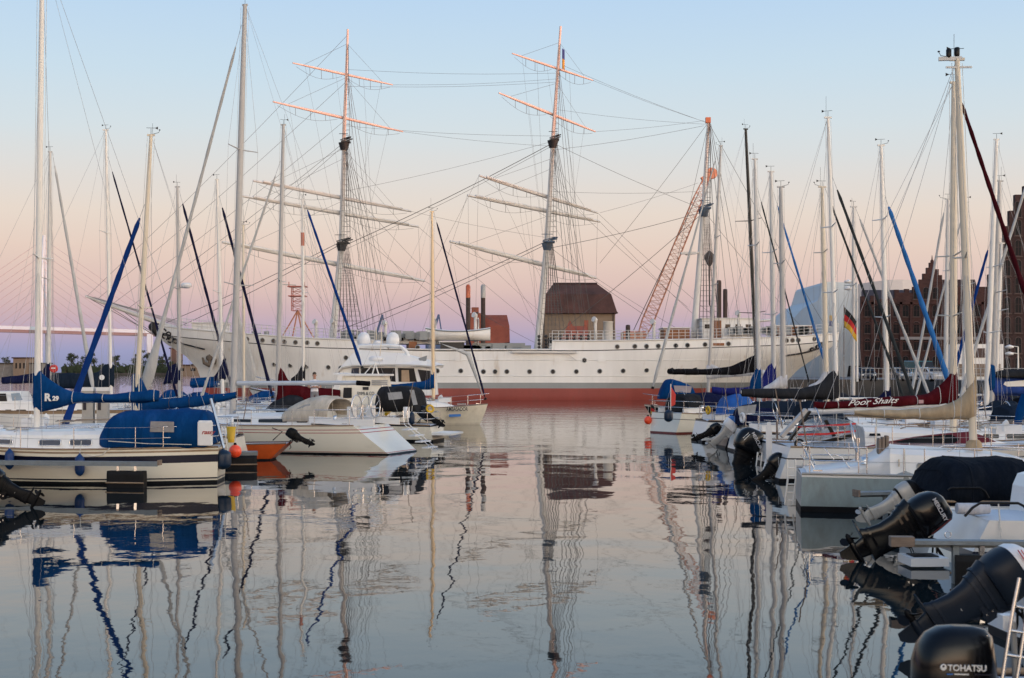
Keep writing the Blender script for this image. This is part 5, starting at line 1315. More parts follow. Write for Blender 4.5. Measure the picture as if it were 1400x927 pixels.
    hn.build('fingers', skin, t)
    return t
person('man in a white shirt with folded arms standing behind the beige sprayhood', 430, 566, 63, mat('shirt_white', (.72, .72, .76), .9, var=.06), mat('shorts_grey', (.2, .2, .22), .9), face=15)
b = sailer('small sloop with charcoal mast cover and an orange banded white mast', 470, 585, 180, 9, 2.9, (413.5, 272), (415, 540), m=ALUW, r=.085, spread=(400,), jib=(288, 494, SAILB, .06, .09, 500))
b.cover([(398, 517, 522, .1), (406, 511, 523, .13), (412, 500, 523, .14), (417, 494, 522, .1)], GREYC)
z = b.row(318); MB().tube([z, b.row(336)], .094, 12).build('mast_band', mat('band_orange', (.50, .16, .10), .5), b.t)

# cream wheelhouse cruiser, dark canopy motor boat, flybridge cruiser, the boat with black letters
b = Boat('motor_cruiser', 'cream wheelhouse cruiser with a radar frame behind the scooped stern', 'motor boat', 548, 597, 172, MOTORGROUP)
b.hull(8.5, 3.0, zs=.95, zm=.95, zb=1.4, rs=-.1, bt=.85, mats=[CREAM, NAVY, ANTIF]); S_ = lambda px: b.s(px)
cb = MB(); z0, z1 = zz(b, 500, 572), zz(b, 500, 514); cb.loft([[(S_(px), -1.15, z0), (S_(px + dx), -1.05, z1), (S_(px + dx), 1.05, z1), (S_(px), 1.15, z0)] for px, dx in ((534, -8), (484, -2), (462, 14))], 0, False, True); wh = cb.build('wheelhouse', CREAM, b.t)
sidepoly(b, [(470, 530), (481, 530), (481, 544), (469, 544)], 1.12, GLASS, 'window', .03, wh); sidepoly(b, [(496, 529), (504, 529), (504, 533), (496, 533)], 1.1, BTXT, 'nameplate', .03, wh)
letters(wh, 'EMMI & CO.', b.pt(488, 540, b.near * 1.16), (-b.near, 0, 0), (0, 0, 1), .22, BTXT, squeeze=.75)
rf = MB().loft([[(S_(px), -1.2, z), (S_(px), -1.2, z + .09), (S_(px), 1.2, z + .09), (S_(px), 1.2, z)] for px, z in ((531, z1), (474, z1 + .02), (464, z1 + .06))], 0, False, True); rf.build('roof', WHITE, wh)
rm = MB()
for off in (-.8, .8): rm.tube([b.pt(516, 570, off), b.pt(507, 519, off), b.pt(513, 497, off)], .035, 6); rm.tube([b.pt(528, 545, off), b.pt(513, 497, off)], .03, 6); rm.tube([b.pt(497, 513, off), b.pt(509, 499, off)], .025, 6)
rm.tube([b.pt(513, 497, -.8), b.pt(513, 497, .8)], .035, 6); rm.build('radar_frame', ALUW, b.t)
MB().lathe([(.3, 0), (.34, .06), (.34, .18), (.2, .24)], 16, org=b.pt(514, 494)).build('radar', WMOT, b.t)
MB().tube([b.pt(519, 492), b.pt(522, 460)], .02, 6).build('antenna', ALUT, b.t)
lv = MB(); [lv.box(b.pt(519, y, b.near * 1.12), (.75, .04, .07)) for y in (520.5, 523, 525.5)]; lv.build('vent_grille', GMOT, wh)
MB().tube([b.pt(px, y, b.near * 1.3) for px, y in ((529, 552), (531, 556), (530, 562), (527, 568))], [.06, .15, .15, .06], 8).build('horseshoe_buoy', YELLOW, b.t)
b.lifelines((.2, .4, .6), pulpit=False)
b = Boat('motor_boat', 'cream motor boat with charcoal tent canopy and a raised grey outboard', 'motor boat', 600, 603, 168, MOTORGROUP)
b.hull(6.8, 2.5, zs=.72, zm=.75, zb=1.1, rs=-.1, bt=.9, mats=[CREAM, NAVY, ANTIF]); 
st = [(b.s(px), zz(b, px, y), zz(b, px, 562), w) for px, y, w in ((577, 560, 1.0), (574, 542, 1.06), (569, 530.5, 1.1), (553, 528, 1.1), (535, 528.5, 1.1), (525, 531, 1.08), (521, 549, 1.0))]
cn = b.arch(st, GREYC, 'canopy', power=5, wrinkle=.03); sidepoly(b, [(530, 537), (549, 535.5), (551, 545), (532, 547)], 1.1, CLEAR, 'window', .015, cn); sidepoly(b, [(560, 533), (566, 533), (571, 553), (565, 554)], 1.1, CLEAR, 'window', .015, cn)
MB().loft([[(-.85, y, .3), (-.85, y, .38), (.15, y, .42), (.15, y, .3)] for y in (-1.05, 1.05)], 0, False, True).build('swim_platform', WHITE, b.t)
outboard(b, b.pt(580, 573), 54, .85, cm=SMOT, lm=BMOTM, decal=((-.45, .2, -.2, .42, .02, WTXT), (-.38, .17, -.13, .39, .02, WTXT)))
b.lifelines((.1, .22, .34), h=.55, pulpit=False)
fender(563, 563, 581, b.dep(1) - 1.3, FNAVY, 'dark navy fender tied to the cream motor boat with the tent canopy', rope=8)
t = thing('horseshoe_lifebuoy', 'yellow lifebuoy lying on the raised grey outboard', 'lifebuoy', P(588, 562, 64)); MB().torus((0, 0, .1), .15, .05, (.3, -1, .4), 18).build('ring', YELLOW, t)

b = Boat('flybridge_cruiser', 'big white flybridge motor cruiser with two satellite domes before the ship', 'motor boat', 606, 574, 176, MOTORGROUP)
b.hull(12.5, 4.0, zs=1.2, zm=1.3, zb=2.0, rs=.1, bt=.9, rb=1.8, mats=[WHITE, NAVY, ANTIF]); X = b.s; Z = lambda y: zz(b, 530, y)
sa = MB().loft([[(X(px + dx), -1.7, Z(540)), (X(px), -1.55, Z(501)), (X(px), 1.55, Z(501)), (X(px + dx), 1.7, Z(540))] for px, dx in ((592, 3), (500, 0), (474, -16))], 0, False, True); so = sa.build('saloon', WHITE, b.t)
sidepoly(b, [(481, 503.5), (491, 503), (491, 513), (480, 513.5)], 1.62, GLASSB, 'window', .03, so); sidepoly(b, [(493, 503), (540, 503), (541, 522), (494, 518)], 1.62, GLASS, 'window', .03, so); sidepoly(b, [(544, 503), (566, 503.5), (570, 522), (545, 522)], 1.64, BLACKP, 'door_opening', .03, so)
sidepoly(b, [(549, 506), (559, 506), (560, 522), (549, 522)], 1.68, mat('curtain_tan', (.42, .30, .20), .9), 'curtain', .02, so); sidepoly(b, [(571, 505), (589, 507), (590, 520), (576, 522)], 1.64, GLASS, 'window', .03, so)
fb = MB().loft([[(X(px), -1.9, Z(y)), (X(px), -1.95, Z(y - 2)), (X(px + 3), -1.7, Z(y2)), (X(px + 3), 1.7, Z(y2)), (X(px), 1.95, Z(y - 2)), (X(px), 1.9, Z(y))] for px, y, y2 in ((600, 503, 499), (580, 501, 492), (545, 500, 483), (490, 501, 479), (474, 504, 497), (466, 512, 510))], 0, False, True); fb.build('flybridge', WHITE, b.t)
for off in (-1.4, 1.4): MB().tube([b.pt(px, y, off) for px, y in ((560, 492), (556, 481), (548, 474), (530, 472.5), (492, 473), (487, 478))], .12, 7).build('radar_arch', WHITE, b.t)
for px in (497.5, 537): MB().lathe([(.30, 0), (.42, .12), (.42, .42), (.34, .68), (.12, .82)], 16, org=b.pt(px, 472)).build('satellite_dome', WMOT, b.t)
MB().lathe([(.2, 0), (.3, .05), (.3, .2), (.15, .26)], 14, org=b.pt(517, 471)).build('radar', WMOT, b.t)
for px in (515, 522): MB().tube([b.pt(px, 472), b.pt(px - 1, 447)], .03, 5).build('antenna', ALUT, b.t)
sidepoly(b, [(572, 490), (584, 486), (583, 493), (575, 495)], 1.72, SHIPG if 'ship_grey' in MATS else GREYC, 'windscreen', .03)
b.lifelines((.6, .75, .9), h=.8, pushpit=False)

b = sailer('small cream sloop with AMBASADOR on its bow and a glowing gold mast', 470, 580, 0, 8.35, 2.6, (590.5, 289), (592.5, 556), hood=False, hull=dict(zs=.95, zm=.95, zb=1.17, rb=.45, mats=[mat('hull_cream_worn', (.68, .63, .52), .3, var=.08, coat=.3, tint=(.45, .33, .18), tscale=2.2, tpow=.58), CREAM, mat('hull_cream_low', (.56, .51, .42), .5)], rail=WOOD), coach=dict(x0=2.6, x1=6.4), m=ALUGOLD, r=.10, spread=(412,), boom=(533, 526, 527, .06), jib=(300, 663, SAILN, .05, .06, 543), zfoot=1.1)
b.cover([(530, 525, 530.5, .1), (545, 525, 532, .16), (570, 522, 532, .18), (585, 519, 532, .2), (590, 511, 532, .19), (594, 507, 532, .13)], BLUEC)
MB().tube([b.row(470) + V((.5, -.1, 0)), b.pt(640, 484), b.pt(660, 541)], [.01, .15, .02], 7).build('loose_sail', SAILC, b.t)
letters(b.t, 'AMBASADOR', b.pt(611.5, 561, 0) + V((0, b.near * 1.12, 0)), (-b.near, 0, 0), (0, 0, 1), .31, BTXT, squeeze=.66, bold=.012)
lt_ = b.t.children[-1]
for v in lt_.data.vertices:                     # wrap the name round the hull
    z = max(v.co.z, .05); tt = (v.co.x - b.xx(0, z)) / (b.xx(1, z) - b.xx(0, z)); v.co.y = b.near * (b.yy(tt, z) + .012 + abs(v.co.y - b.near * 1.12))
sidepoly(b, [(614, 566.5), (630, 566), (630, 569.5), (614, 570)], .95, LBLUE, 'name_patch', .02)
po = b.t.children[-1]
for v in po.data.vertices:
    z = v.co.z; tt = v.co.x / b.xx(1, z); v.co.y = b.near * (b.yy(tt, z) + (.02 if v.co.y * b.near > .96 else -.02))

# ---------- left background
b = Boat('motor_cruiser', 'old white motor cruiser with oval windows and a beige tarpaulin behind the R 29 cover', 'motor boat', 195, 598, 180, MOTORGROUP)
b.hull(11, 3.4, zs=1.3, zm=1.25, zb=1.8, bt=.85, mats=[WHITE, TEAK, ANTIF], bands=[('s', .12, 1), ('w', .1, 0), ('w', -1, 2)]); X = b.s; Z = lambda y: zz(b, 60, y)
so = MB().loft([[(X(px + dx), -1.35, Z(574)), (X(px), -1.25, Z(548)), (X(px), 1.25, Z(548)), (X(px + dx), 1.35, Z(574))] for px, dx in ((150, 2), (60, 0), (-20, -2), (-30, -20))], 0, False, True).build('saloon', WHITE, b.t)
for a, c in ((6, 17), (21, 37), (57, 67), (76, 93), (104, 114)): sidepoly(b, [(a + 2, 560), (c - 2, 560), (c, 563), (c, 567), (c - 2, 569), (a + 2, 569), (a, 567), (a, 563)], 1.33, GLASS, 'window', .03, so)
wh = MB().loft([[(X(px + dx), -1.1, Z(549)), (X(px), -1.0, Z(535)), (X(px), 1.0, Z(535)), (X(px + dx), 1.1, Z(549))] for px, dx in ((30, 6), (12, 0), (-40, 0))], 0, False, True).build('wheelhouse', WHITE, b.t)
sidepoly(b, [(15, 538), (27, 537), (31, 547), (17, 548)], 1.09, mat('pale_glass', (.30, .38, .46), .1, spec=.8), 'window', .03, wh); sidepoly(b, [(-5, 538), (8, 538), (10, 549), (-5, 549)], 1.09, GLASS, 'window', .03, wh)
b.arch([(X(px), Z(y), Z(590), w) for px, y, w in ((24, 586, 1.2), (10, 574, 1.4), (0, 568, 1.5), (-14, 566, 1.5), (-30, 570, 1.4))], mat('tarp_brown', (.26, .19, .125), .9, var=.2, bump=.02, bscale=4), 'tarpaulin', wrinkle=.05); b.lifelines((.3, .5, .7), h=.7)
for px in (121, 141): 
    t = thing('service_pedestal', 'grey service post with a white head %s behind the blue boom cover' % ('left of its twin' if px == 121 else 'right of its twin'), 'service post', P(px, 598, 56)); MB().box((0, 0, .9), (.42, .3, 1.8)).build('post', GMOT, t); MB().box((0, 0, 1.85), (.46, .34, .14)).build('head', WMOT, t); MB().box((-.1, -.16, 1.2), (.12, .03, .3)).build('socket', NAVY, t)
b = sailer('sloop with navy cover on boom and mast behind the tall left mast', -105, 597, 0, 10, 3.1, (68.5, 207), (66, 545), m=ALU, r=.10, spread=(356, 382), boom=(2, 518, 518, .06), jib=(225, 128, SAILC, .05, .1, 535))
b.cover([(3, 515, 524, .12), (20, 514, 524, .18), (40, 511, 523, .2), (58, 506, 523, .2), (64, 494, 523, .16), (69, 493, 520, .12)], NAVYC)
t = thing('lifebuoy', 'round red lifebuoy beside the navy mast cover', 'lifebuoy', P(73.5, 504, 63)); MB().torus((0, 0, 0), .12, .06, (.2, -1, 0), 18).build('ring', REDP, t); MB().lathe([(.14, 0), (.14, .03)], 16, axis=(.2, -1, 0)).build('case', REDP, t); MB().bar((-.09, -.07, .02), (.09, -.05, .02), .03, .05).build('patch', WTXT, t)
b = sailer('sloop with a broad slate sail cover bearing a white round badge', -40, 593, 0, 10.2, 3.1, (144.5, 177), (152, 540), m=ALUW, r=.085, spread=(319, 424), boom=(72, 524, 524, .06), jib=(234, 246, SAILN, .04, .06, 555))
b.cover([(70, 513, 526, .14), (85, 510, 530, .2), (110, 510, 531, .22), (132, 509, 532, .22), (142, 500, 531, .2), (149, 497, 530, .16), (156, 500, 528, .1)], SLATEC)
MB().lathe([(.13, -.01), (.13, .01)], 18, axis=(0, b.near, 0), org=b.pt(141, 516, 0) + V((0, b.near * .225, 0))).build('badge', WTXT, b.t)
b = sailer('sloop with a flared navy mast cover and grey radar dome under the bowsprit', 160, 590, 0, 8.2, 2.8, (242.5, 255), (245.5, 545), m=ALUG, r=.09, spread=(395,), jib=(276, 326, SAILN, .06, .08, 565))
b.cover([(224, 522, 525, .06), (229, 506, 524, .13), (234, 500, 524, .14), (240, 497, 524, .13), (247, 497, 523, .1)], NAVYC)
MB().lathe([(.12, -.12), (.27, -.05), (.27, .1), (.18, .16)], 14, org=b.row(391) + V((.40, 0, 0))).build('radar_dome', WMOT, b.t); MB().bar(b.row(393), b.row(393) + V((.3, 0, 0)), .06).build('radar_bracket', ALUG, b.t)
MB().bar(b.pt(262, 524), b.pt(300, 521), .3, .5).build('boom_cover', BLUEC, b.t)
b = sailer('sloop with a deep blue mast cover left of the grey mast and navy furled foresail', 225, 595, 0, 9, 2.9, (296.5, 245), (304.5, 545), m=ALUW, r=.09, spread=(400,), jib=(284, 372, SAILN, .06, .085, 540), boom=(262, 525, 525, .05))
b.cover([(293, 514, 520, .06), (299, 505, 520, .14), (304, 492, 520, .15), (309, 490, 518, .1)], NAVYC); b.cover([(260, 521, 528, .1), (275, 520, 529, .16), (290, 521, 529, .16), (298, 522, 528, .12)], BLUEC, 'boom_cover')
b = sailer('far sloop with a brownish mast and pale loose sail close to the tall grey mast', 420, 578, 180, 8.5, 2.8, (332.5, 308), (333.5, 530), m=ALUT, r=.085, spread=(420,), vane=True)
rg = []
for py, w in ((425, .03), (440, .12), (460, .32), (480, .50), (500, .66), (512, .72), (522, .5), (530, .2)):
    c = b.pt(326 + (py - 425) * .10, py, -.8); rg.append([c + V((w * math.cos(a), .14 * math.sin(a) * (1 + .3 * math.sin(5 * a + py * .1)), 0)) for a in [2 * math.pi * k / 14 for k in range(14)]])
MB().loft(rg).build('loose_sail', SAILC, b.t)
for px, yw, lab, c, top in ((-30, 585, 'far white sloop at the left edge with a bare pale mast', WHITE, None), (262, 582, 'far sloop with a low blue boom cover beneath the anchor', WHITE, None), (340, 588, 'far white sloop whose deck shows left of the burgundy cover', CREAM, None)):
    b = sailer(lab, px, yw, 178, 9, 2.9, top, None, hull=dict(mats=[c, NAVY, ANTIF]))
    if px == 262: b.arch([(b.s(x), zz(b, x, y), zz(b, x, 552), .9) for x, y in ((256, 545), (250, 536), (240, 533), (228, 534), (220, 546))], BLUEC, 'sprayhood')
# grey motor at the left edge
b = Boat('motor_boat', 'motor boat cut by the left edge, its black outboard raised above the water', 'motor boat', -40, 694, 178, MOTORGROUP)
b.hull(5, 2.0, zs=.7, zm=.7, zb=.9, bt=.9, mats=[WHITE, NAVY, ANTIF]); outboard(b, b.pt(-4, 676, 0), 62, .95, cm=BMOT, lm=BMOTM, fat=1.1, decal=((-.45, .2, -.1, .42, .02, WTXT),))
# ---------- right side, far to near
b = sailer('black hulled sloop with its pulpit towards the open water and a grey furled foresail', 1102, 583, 179, 9, 2.9, (985.5, 199), (968, 540), hull=dict(mats=[BLACKP, WTXT, ANTIF], rb=.9), m=ALUG, r=.085, spread=(325, 390), boom=(1046, 508, 509, .06), jib=(215, 893, SAILC, .035, .10, 528))
b.cover([(966, 499, 518, .16), (974, 498, 518, .2), (985, 503, 516, .2), (1010, 504, 514, .19), (1046, 506, 513, .12)], SILVC)
b.arch([(b.s(px), zz(b, px, y), zz(b, px, 545), w) for px, y, w in ((950, 540, .9), (945, 528, 1.0), (925, 520, 1.05), (910, 519, 1.0), (903, 532, .95), (900, 543, .85))], BLUEC, 'canopy', wrinkle=.03); sidepoly(b, [(921, 527), (946, 528), (944, 537), (923, 536)], 1.04, mat('canopy_panel', (.34, .30, .32), .5), 'canopy_window', .012)
buoy(886, 574.5, 74, .20, 'orange ball fender by the black hull at the mouth of the right row')
flag(890, 553, 76, .35, .5, [mat('flag_black', (.012, .012, .012), .8), mat('flag_red', (.5, .02, .02), .8), mat('flag_gold', (.62, .36, .03), .8)], 'small German ensign drooping above the orange ball fender', droop=.6, pole=(0, -.9))
b = sailer('white hulled sloop with dark blue canopy, first of the right row beside the orange ball', 906, 592, 32, 8.6, 3.0, (1019.5, 176), (1035, 520), hull=dict(zs=1.0, mats=[CREAM, BTXT, ANTIFR], bt=.8, bands=[('s', .06, 0), ('s', .28, 0), ('s', .31, 1), ('w', .07, 0), ('w', -1, 2)]), m=BLACKM, r=.10, spread=(302, 428), boom=(914, 508, 508, .06), zfoot=1.2)
b.cover([(914, 504, 511, .12), (940, 504, 512, .18), (970, 504, 512, .18), (1000, 500, 512, .18), (1020, 491, 510, .17), (1033, 484, 508, .12)], DARKC)
b.arch([(b.s(px), zz(b, px, y), zz(b, px, 562), w) for px, y, w in ((938, 552, .9), (945, 540, 1.1), (958, 537, 1.15), (985, 538, 1.15), (1000, 548, 1.0))], NAVYC, 'canopy', wrinkle=.03)
fender(914, 560, 577, 71, FNAVY, 'round dark blue fender at the white stern first in the right row', r=.22, rope=10); outboard(b, b.pt(922, 574, .9), 35, .55)
t = thing('pennant', 'narrow red pennant on a short pole at the white stern first in the right row', 'flag', P(917, 556, 71)); MB().tube([(0, 0, -.3), (0, 0, 1.1)], .02, 5).build('staff', ALUW, t); MB().prism([(0, -.01, 1.0), (.24, -.01, .6), (.22, -.01, .1), (.02, -.01, .0)], (0, .02, 0)).build('cloth', REDP, t)
b = sailer('sloop with a purple blue sail cover sweeping up its light mast', 952, 604, 8, 9.2, 3.0, (1054, 234), (1058.5, 545), hull=dict(mats=[WHITE, NAVY, ANTIF]), m=ALU, r=.105, spread=(345, 430), boom=(975, 535, 537, .06), jib=(280, 1150, SAILB2, .04, .07, 570))
b.cover([(974, 528, 537, .12), (990, 530, 540, .17), (1010, 530, 541, .2), (1025, 528, 540, .2), (1040, 518, 540, .2), (1050, 500, 536, .18), (1060, 494, 528, .12)], PURPC)
b.arch([(b.s(px), zz(b, px, y), zz(b, px, 568), w) for px, y, w in ((986, 562, .9), (990, 545, 1.1), (1003, 538, 1.15), (1018, 540, 1.1), (1026, 552, .95))], mat('canvas_bright_blue', (.012, .10, .36), .85, var=.2, bump=.02, bscale=3), 'canopy', wrinkle=.03)
b = sailer('sloop with a light grey mast next to the black mast, small blue cover below', 985, 612, 4, 8.6, 2.9, (1032, 217), (1038, 545), hull=dict(mats=[NAVY, WTXT, ANTIF]), m=ALU, r=.085, spread=(335,), jib=(275, 1120, SAILD, .03, .03, 575)); outboard(b, b.pt(975, 596), 62, .78)  # navy hull puts the shade on its near side into the paint
b.cover([(1026, 520, 536, .1), (1033, 505, 536, .14), (1040, 500, 534, .1)], BLUEC)
b = sailer('sloop with silver mast cover and stout grey mast behind the twin engines', 1000, 617, 3, 8.4, 2.8, (1067.5, 255), (1071.5, 560), hull=dict(mats=[WHITE, NAVY, ANTIF]), m=ALUG, r=.105, spread=(360,), jib=None)
b.cover([(1044, 529, 534, .08), (1056, 522, 534, .16), (1066, 514, 533, .18), (1076, 512, 530, .1)], SILVC)
st_ = b.arch([(b.s(px), zz(b, px, y), zz(b, px, 580), w) for px, y, w in ((1006, 574, .8), (1012, 556, 1.05), (1040, 552, 1.1), (1060, 556, 1.0), (1075, 572, .8))], NAVYC, 'canopy', wrinkle=.03); sidepoly(b, [(1008, 556), (1034, 553), (1032, 566), (1010, 568)], 1.10, CLEAR, 'canopy_window', .015, st_); outboard(b, b.pt(1000, 593, .3), 42, .95, cm=WMOT, lm=GMOT, top=LBLUE)
b = sailer('sloop with a tan grey mast and pale curved mainsail before the ship\'s stern', 1040, 615, 4, 8.8, 2.9, (1124, 255), (1130.5, 545), hull=dict(mats=[NAVY, WTXT, ANTIF]), m=ALUT, r=.095, spread=(345,), boom=(1080, 532, 532, .05), jib=(270, 1236, SAILD, .04, .06, 545))  # hull painted navy in place of the shade on its near side
b.cover([(1106, 527, 533, .08), (1118, 520, 532, .14), (1126, 508, 530, .15), (1133, 503, 528, .08)], SILVC)
b = sailer('sloop with a long charcoal boom cover and slender white mast', 1012, 626, 3, 9, 3.0, (1132, 160), (1144.5, 560), m=ALUW, r=.08, spread=(310, 400), boom=(1013, 536, 538, .06), jib=(262, 1256, SAILD, .05, .07, 560))
b.cover([(1014, 531, 541, .12), (1035, 531, 543, .19), (1070, 531, 544, .21), (1100, 530, 545, .22), (1120, 524, 545, .22), (1132, 512, 545, .2), (1140, 506, 546, .18), (1146, 505, 546, .12)], GREYC)
b = sailer('sloop with a thin white mast and grey furled foresail before the museum', 1090, 605, 3, 8.4, 2.8, (1167, 282), (1166.5, 545), m=ALU, r=.075, spread=(390,), jib=(298, 1272, SAILC, .05, .07, 545))
b.arch([(b.s(px), zz(b, px, y), zz(b, px, 566), w) for px, y, w in ((1112, 562, .8), (1118, 545, 1.0), (1140, 538, 1.05), (1160, 540, 1.0), (1170, 553, .9))], GREYC, 'canopy', wrinkle=.03)
flag(1154.5, 420, 62, .75, .85, [MATS['flag_black'], MATS['flag_red'], MATS['flag_gold']], 'German flag flying in front of the pale museum', pole=(0, -3.4), droop=.85)
flag(1134, 431, 74, .22, .55, [MATS['flag_gold'], mat('flag_deep_blue', (.02, .04, .2), .8)], 'tiny yellow and blue pennant left of the German flag', droop=.2, name='pennant')
b = sailer('sloop with navy mast cover, tall white mast and bright blue furled foresail', 1120, 614, 3, 9.4, 3.0, (1204.5, 198), (1213.5, 560), hull=dict(mats=[mat('hull_shade', (.03, .04, .05), .3, coat=.2), WTXT, ANTIF]), m=ALUW, r=.095, spread=(300, 434), jib=(286, 1300, SAILB2, .075, .115, 530), boom=(1130, 545, 545, .05))  # dark hull colour stands in for shade along the near side
b.cover([(1198, 545, 552, .1), (1206, 538, 552, .15), (1212, 530, 551, .15), (1217, 529, 548, .1)], NAVYC)
b.arch([(b.s(px), zz(b, px, y), zz(b, px, 566), w) for px, y, w in ((1165, 562, .8), (1172, 548, 1.05), (1192, 544, 1.1), (1203, 550, 1.0), (1208, 560, .9))], NAVYC, 'sprayhood', wrinkle=.03)
b = sailer('bow in sloop behind the red cover, thin mast with a slanting pale foresail', 1380, 600, 181, 8.6, 2.8, (1296, 272), (1292.5, 545), m=ALU, r=.085, spread=(370,), jib=(290, 1246, SAILC, .05, .065, 540), boom=(1360, 540, 540, .05))
b = sailer('far bow in sloop with a short white mast behind the tan mast', 1400, 596, 181, 8.4, 2.8, (1320.5, 276), (1318, 545), m=ALUW, r=.08, spread=(390,), jib=(300, 1252, SAILC, .04, .06, 542))
b = sailer('sloop with a bright blue mast cover near the right edge and twin spreaders', 1460, 612, 181, 9.2, 3.0, (1362.5, 190), (1348.5, 560), m=ALUW, r=.10, spread=(365, 455), jib=(350, 1300, SAILB, .05, .08, 525))
b.cover([(1350, 500, 532, .08), (1355, 498, 533, .14), (1360, 500, 530, .08)], BLUEC, 'halyard_bag')
b = sailer('sloop whose big royal blue sail cover is cut by the right edge', 1490, 606, 181, 9.6, 3.1, (1366.5, 247), (1356, 545), m=ALUG, r=.10, spread=(400,), boom=(1420, 530, 530, .05))
b.cover([(1356, 512, 538, .14), (1362, 512, 540, .22), (1375, 514, 540, .25), (1395, 515, 540, .25), (1425, 516, 540, .22)], mat('canvas_royal', (.012, .05, .25), .85, var=.2, bump=.02, bscale=3)); sidepoly(b, [(1374, 522), (1412, 519), (1412, 528), (1377, 528.5), (1372, 525.5)], .26, WTXT, 'nameplate', .015)
b.arch([(b.s(px), zz(b, px, y), zz(b, px, 516), .5) for px, y in ((1360, 515), (1366, 507), (1385, 505), (1410, 505), (1430, 512))], GREYC, 'boom_tent')
b = sailer('slim white masted sloop nearest the gable warehouse', 1480, 594, 181, 8.4, 2.8, (1369.5, 332), (1361, 540), m=ALUW, r=.09, spread=(425,), vane=True)
b = sailer('sloop cut by the right edge with a pale foresail slanting down to the left', 1560, 606, 181, 10, 3.1, (1424, 170), (1432, 560), m=ALUW, r=.10, spread=(330,), jib=(215, 1312, SAILC, .05, .075, 545))
b = sailer('white sloop with a raised blue tender sail right of the tan cover', 1560, 640, 181, 9, 3.0, None, None)
MB().tube([b.pt(1403, 540), b.pt(1396, 562), b.pt(1389, 585)], [.16, .17, .09], 8).build('furled_jib', BLUEC, b.t)
b = sailer('white sloop with pale deck between the tan cover and the right edge', 1330, 628, 4, 9, 3.0, None, None)

b = Boat('motor_boat', 'low white motor boat carrying the large black outboard with silver lettering', 'motor boat', 1040, 634, 4, MOTORGROUP)
b.hull(6.2, 2.3, zs=.78, zm=.72, zb=1.0, bt=.9, mats=[WHITE, NAVY, ANTIF]); b.coach(2.2, 5, .4, .3, .8, .6)
outboard(b, b.pt(1031, 627, 0), 24, 1.5, cm=BMOT, lm=BMOTM, fat=1.15, text=('MERCURY', .105, -.34, .48, 38), tcol=mat('lettering_silver', (.5, .5, .52), .4), decal=((-.47, .30, -.40, .46, .014, WTXT), (-.43, .27, -.36, .44, .014, WTXT)))
ld = MB()
for px in (1036, 1042): ld.tube([b.pt(px, 618, -.8), b.pt(px - 3, 645, -.8)], .025, 5)
ld.build('ladder', ALUW, b.t)
t = b
b = sailer('white sloop with burgundy boom cover in white script and burgundy cabin stripe', 1052, 655, 2, 9.8, 3.2, (1304, 112), (1303, 600), hull=dict(zs=.98, zm=.95, zb=1.2, rs=-.3, bt=.85, mats=[WHITE, BTXT, ANTIF], bands=[('s', .30, 0), ('s', .34, 1), ('w', .1, 0), ('w', -1, 2)]), coach=False, m=ALUT, r=.10, spread=(350, 432), boom=(1105, 563, 554, .095), boomm=mat('boom_silver', (0, 0, 0)), jib=(148, 1404, SAILR, .05, .075, 408))
x0, x1 = b.s(1168), b.s(1372); b.coach(x0, x1, .58, .38, 1.15, .75, WHITE, (), front=.6)
sidepoly(b, [(1180, 611), (1212, 604), (1250, 597), (1290, 592.5), (1325, 590), (1345, 596), (1362, 604), (1330, 606.5), (1250, 607.5)], 1.19, mat('stripe_burgundy', (.14, .015, .035), .3, coat=.4), 'cabin_stripe', .02); sidepoly(b, [(1222, 604), (1255, 597.5), (1300, 594), (1312, 600), (1305, 605.5), (1235, 606.5)], 1.21, GLASS, 'window', .02); sidepoly(b, [(1189, 592.5), (1203, 592.5), (1204, 596), (1188, 596)], 1.19, GLASS, 'window', .02)
b.cover([(1113, 549, 559, .1), (1125, 549, 559, .15), (1160, 547, 558, .17), (1200, 543.5, 556, .18), (1240, 541, 555, .2), (1265, 538, 554, .21), (1280, 530, 554, .22), (1292, 519, 553, .2), (1300, 509, 552, .17), (1308, 507, 550, .12)], REDC)
cv = b.t.children[-1]; p0, p1 = b.pt(1156, 554.5, 0), b.pt(1235, 549.5, 0); ex = (p1 - p0); o = p0 + V((0, b.near * .20, 0)); letters(cv, 'Poor Shalts', o, ex, (0, 0, 1), .23, WTXT, shear=.5, bold=.002, squeeze=1.36)
MB().box(b.pt(1256, 549, 0) + V((0, b.near * .215, 0)), (.14, .02, .10)).build('patch', mat('patch_pink', (.5, .3, .3), .8), cv)
tn = b.arch([(b.s(px), zz(b, px, y), zz(b, px, 614), w) for px, y, w in ((1092, 604, .95), (1100, 585, 1.1), (1112, 572, 1.12), (1140, 571, 1.12), (1165, 577, 1.1), (1176, 592, 1.05))], CLEARV, 'cockpit_tent', power=3)
for ya, yb in ((582, 578), (593, 588)): sidepoly(b, [(1091, ya), (1130, ya - 1), (1170, yb), (1170, yb + 2.4), (1130, ya + 1.6), (1091, ya + 2.4)], 1.14, mat('strap_red', (.55, .02, .02), .7), 'strap', .012, tn)
sidepoly(b, [(1126, 575), (1131, 574), (1143, 596), (1138, 597)], 1.13, BLACKP, 'trim', .012, tn); sidepoly(b, [(1110, 606), (1150, 596), (1166, 593), (1166, 598), (1130, 606)], 1.13, BLACKP, 'trim', .012, tn)
sl = MB(); sl.bar(b.pt(1068, 597, -.9), b.pt(1102, 560, -.9), .28, .10); sl.build('solar_panel', mat('panel_pale', (.45, .42, .40), .5), b.t); MB().bar(b.pt(1079, 602, -.9), b.pt(1107, 562, -.9), .25, .06).build('panel_edge', BLACKP, b.t)
b.lifelines((.14, .3, .45, .6, .76))
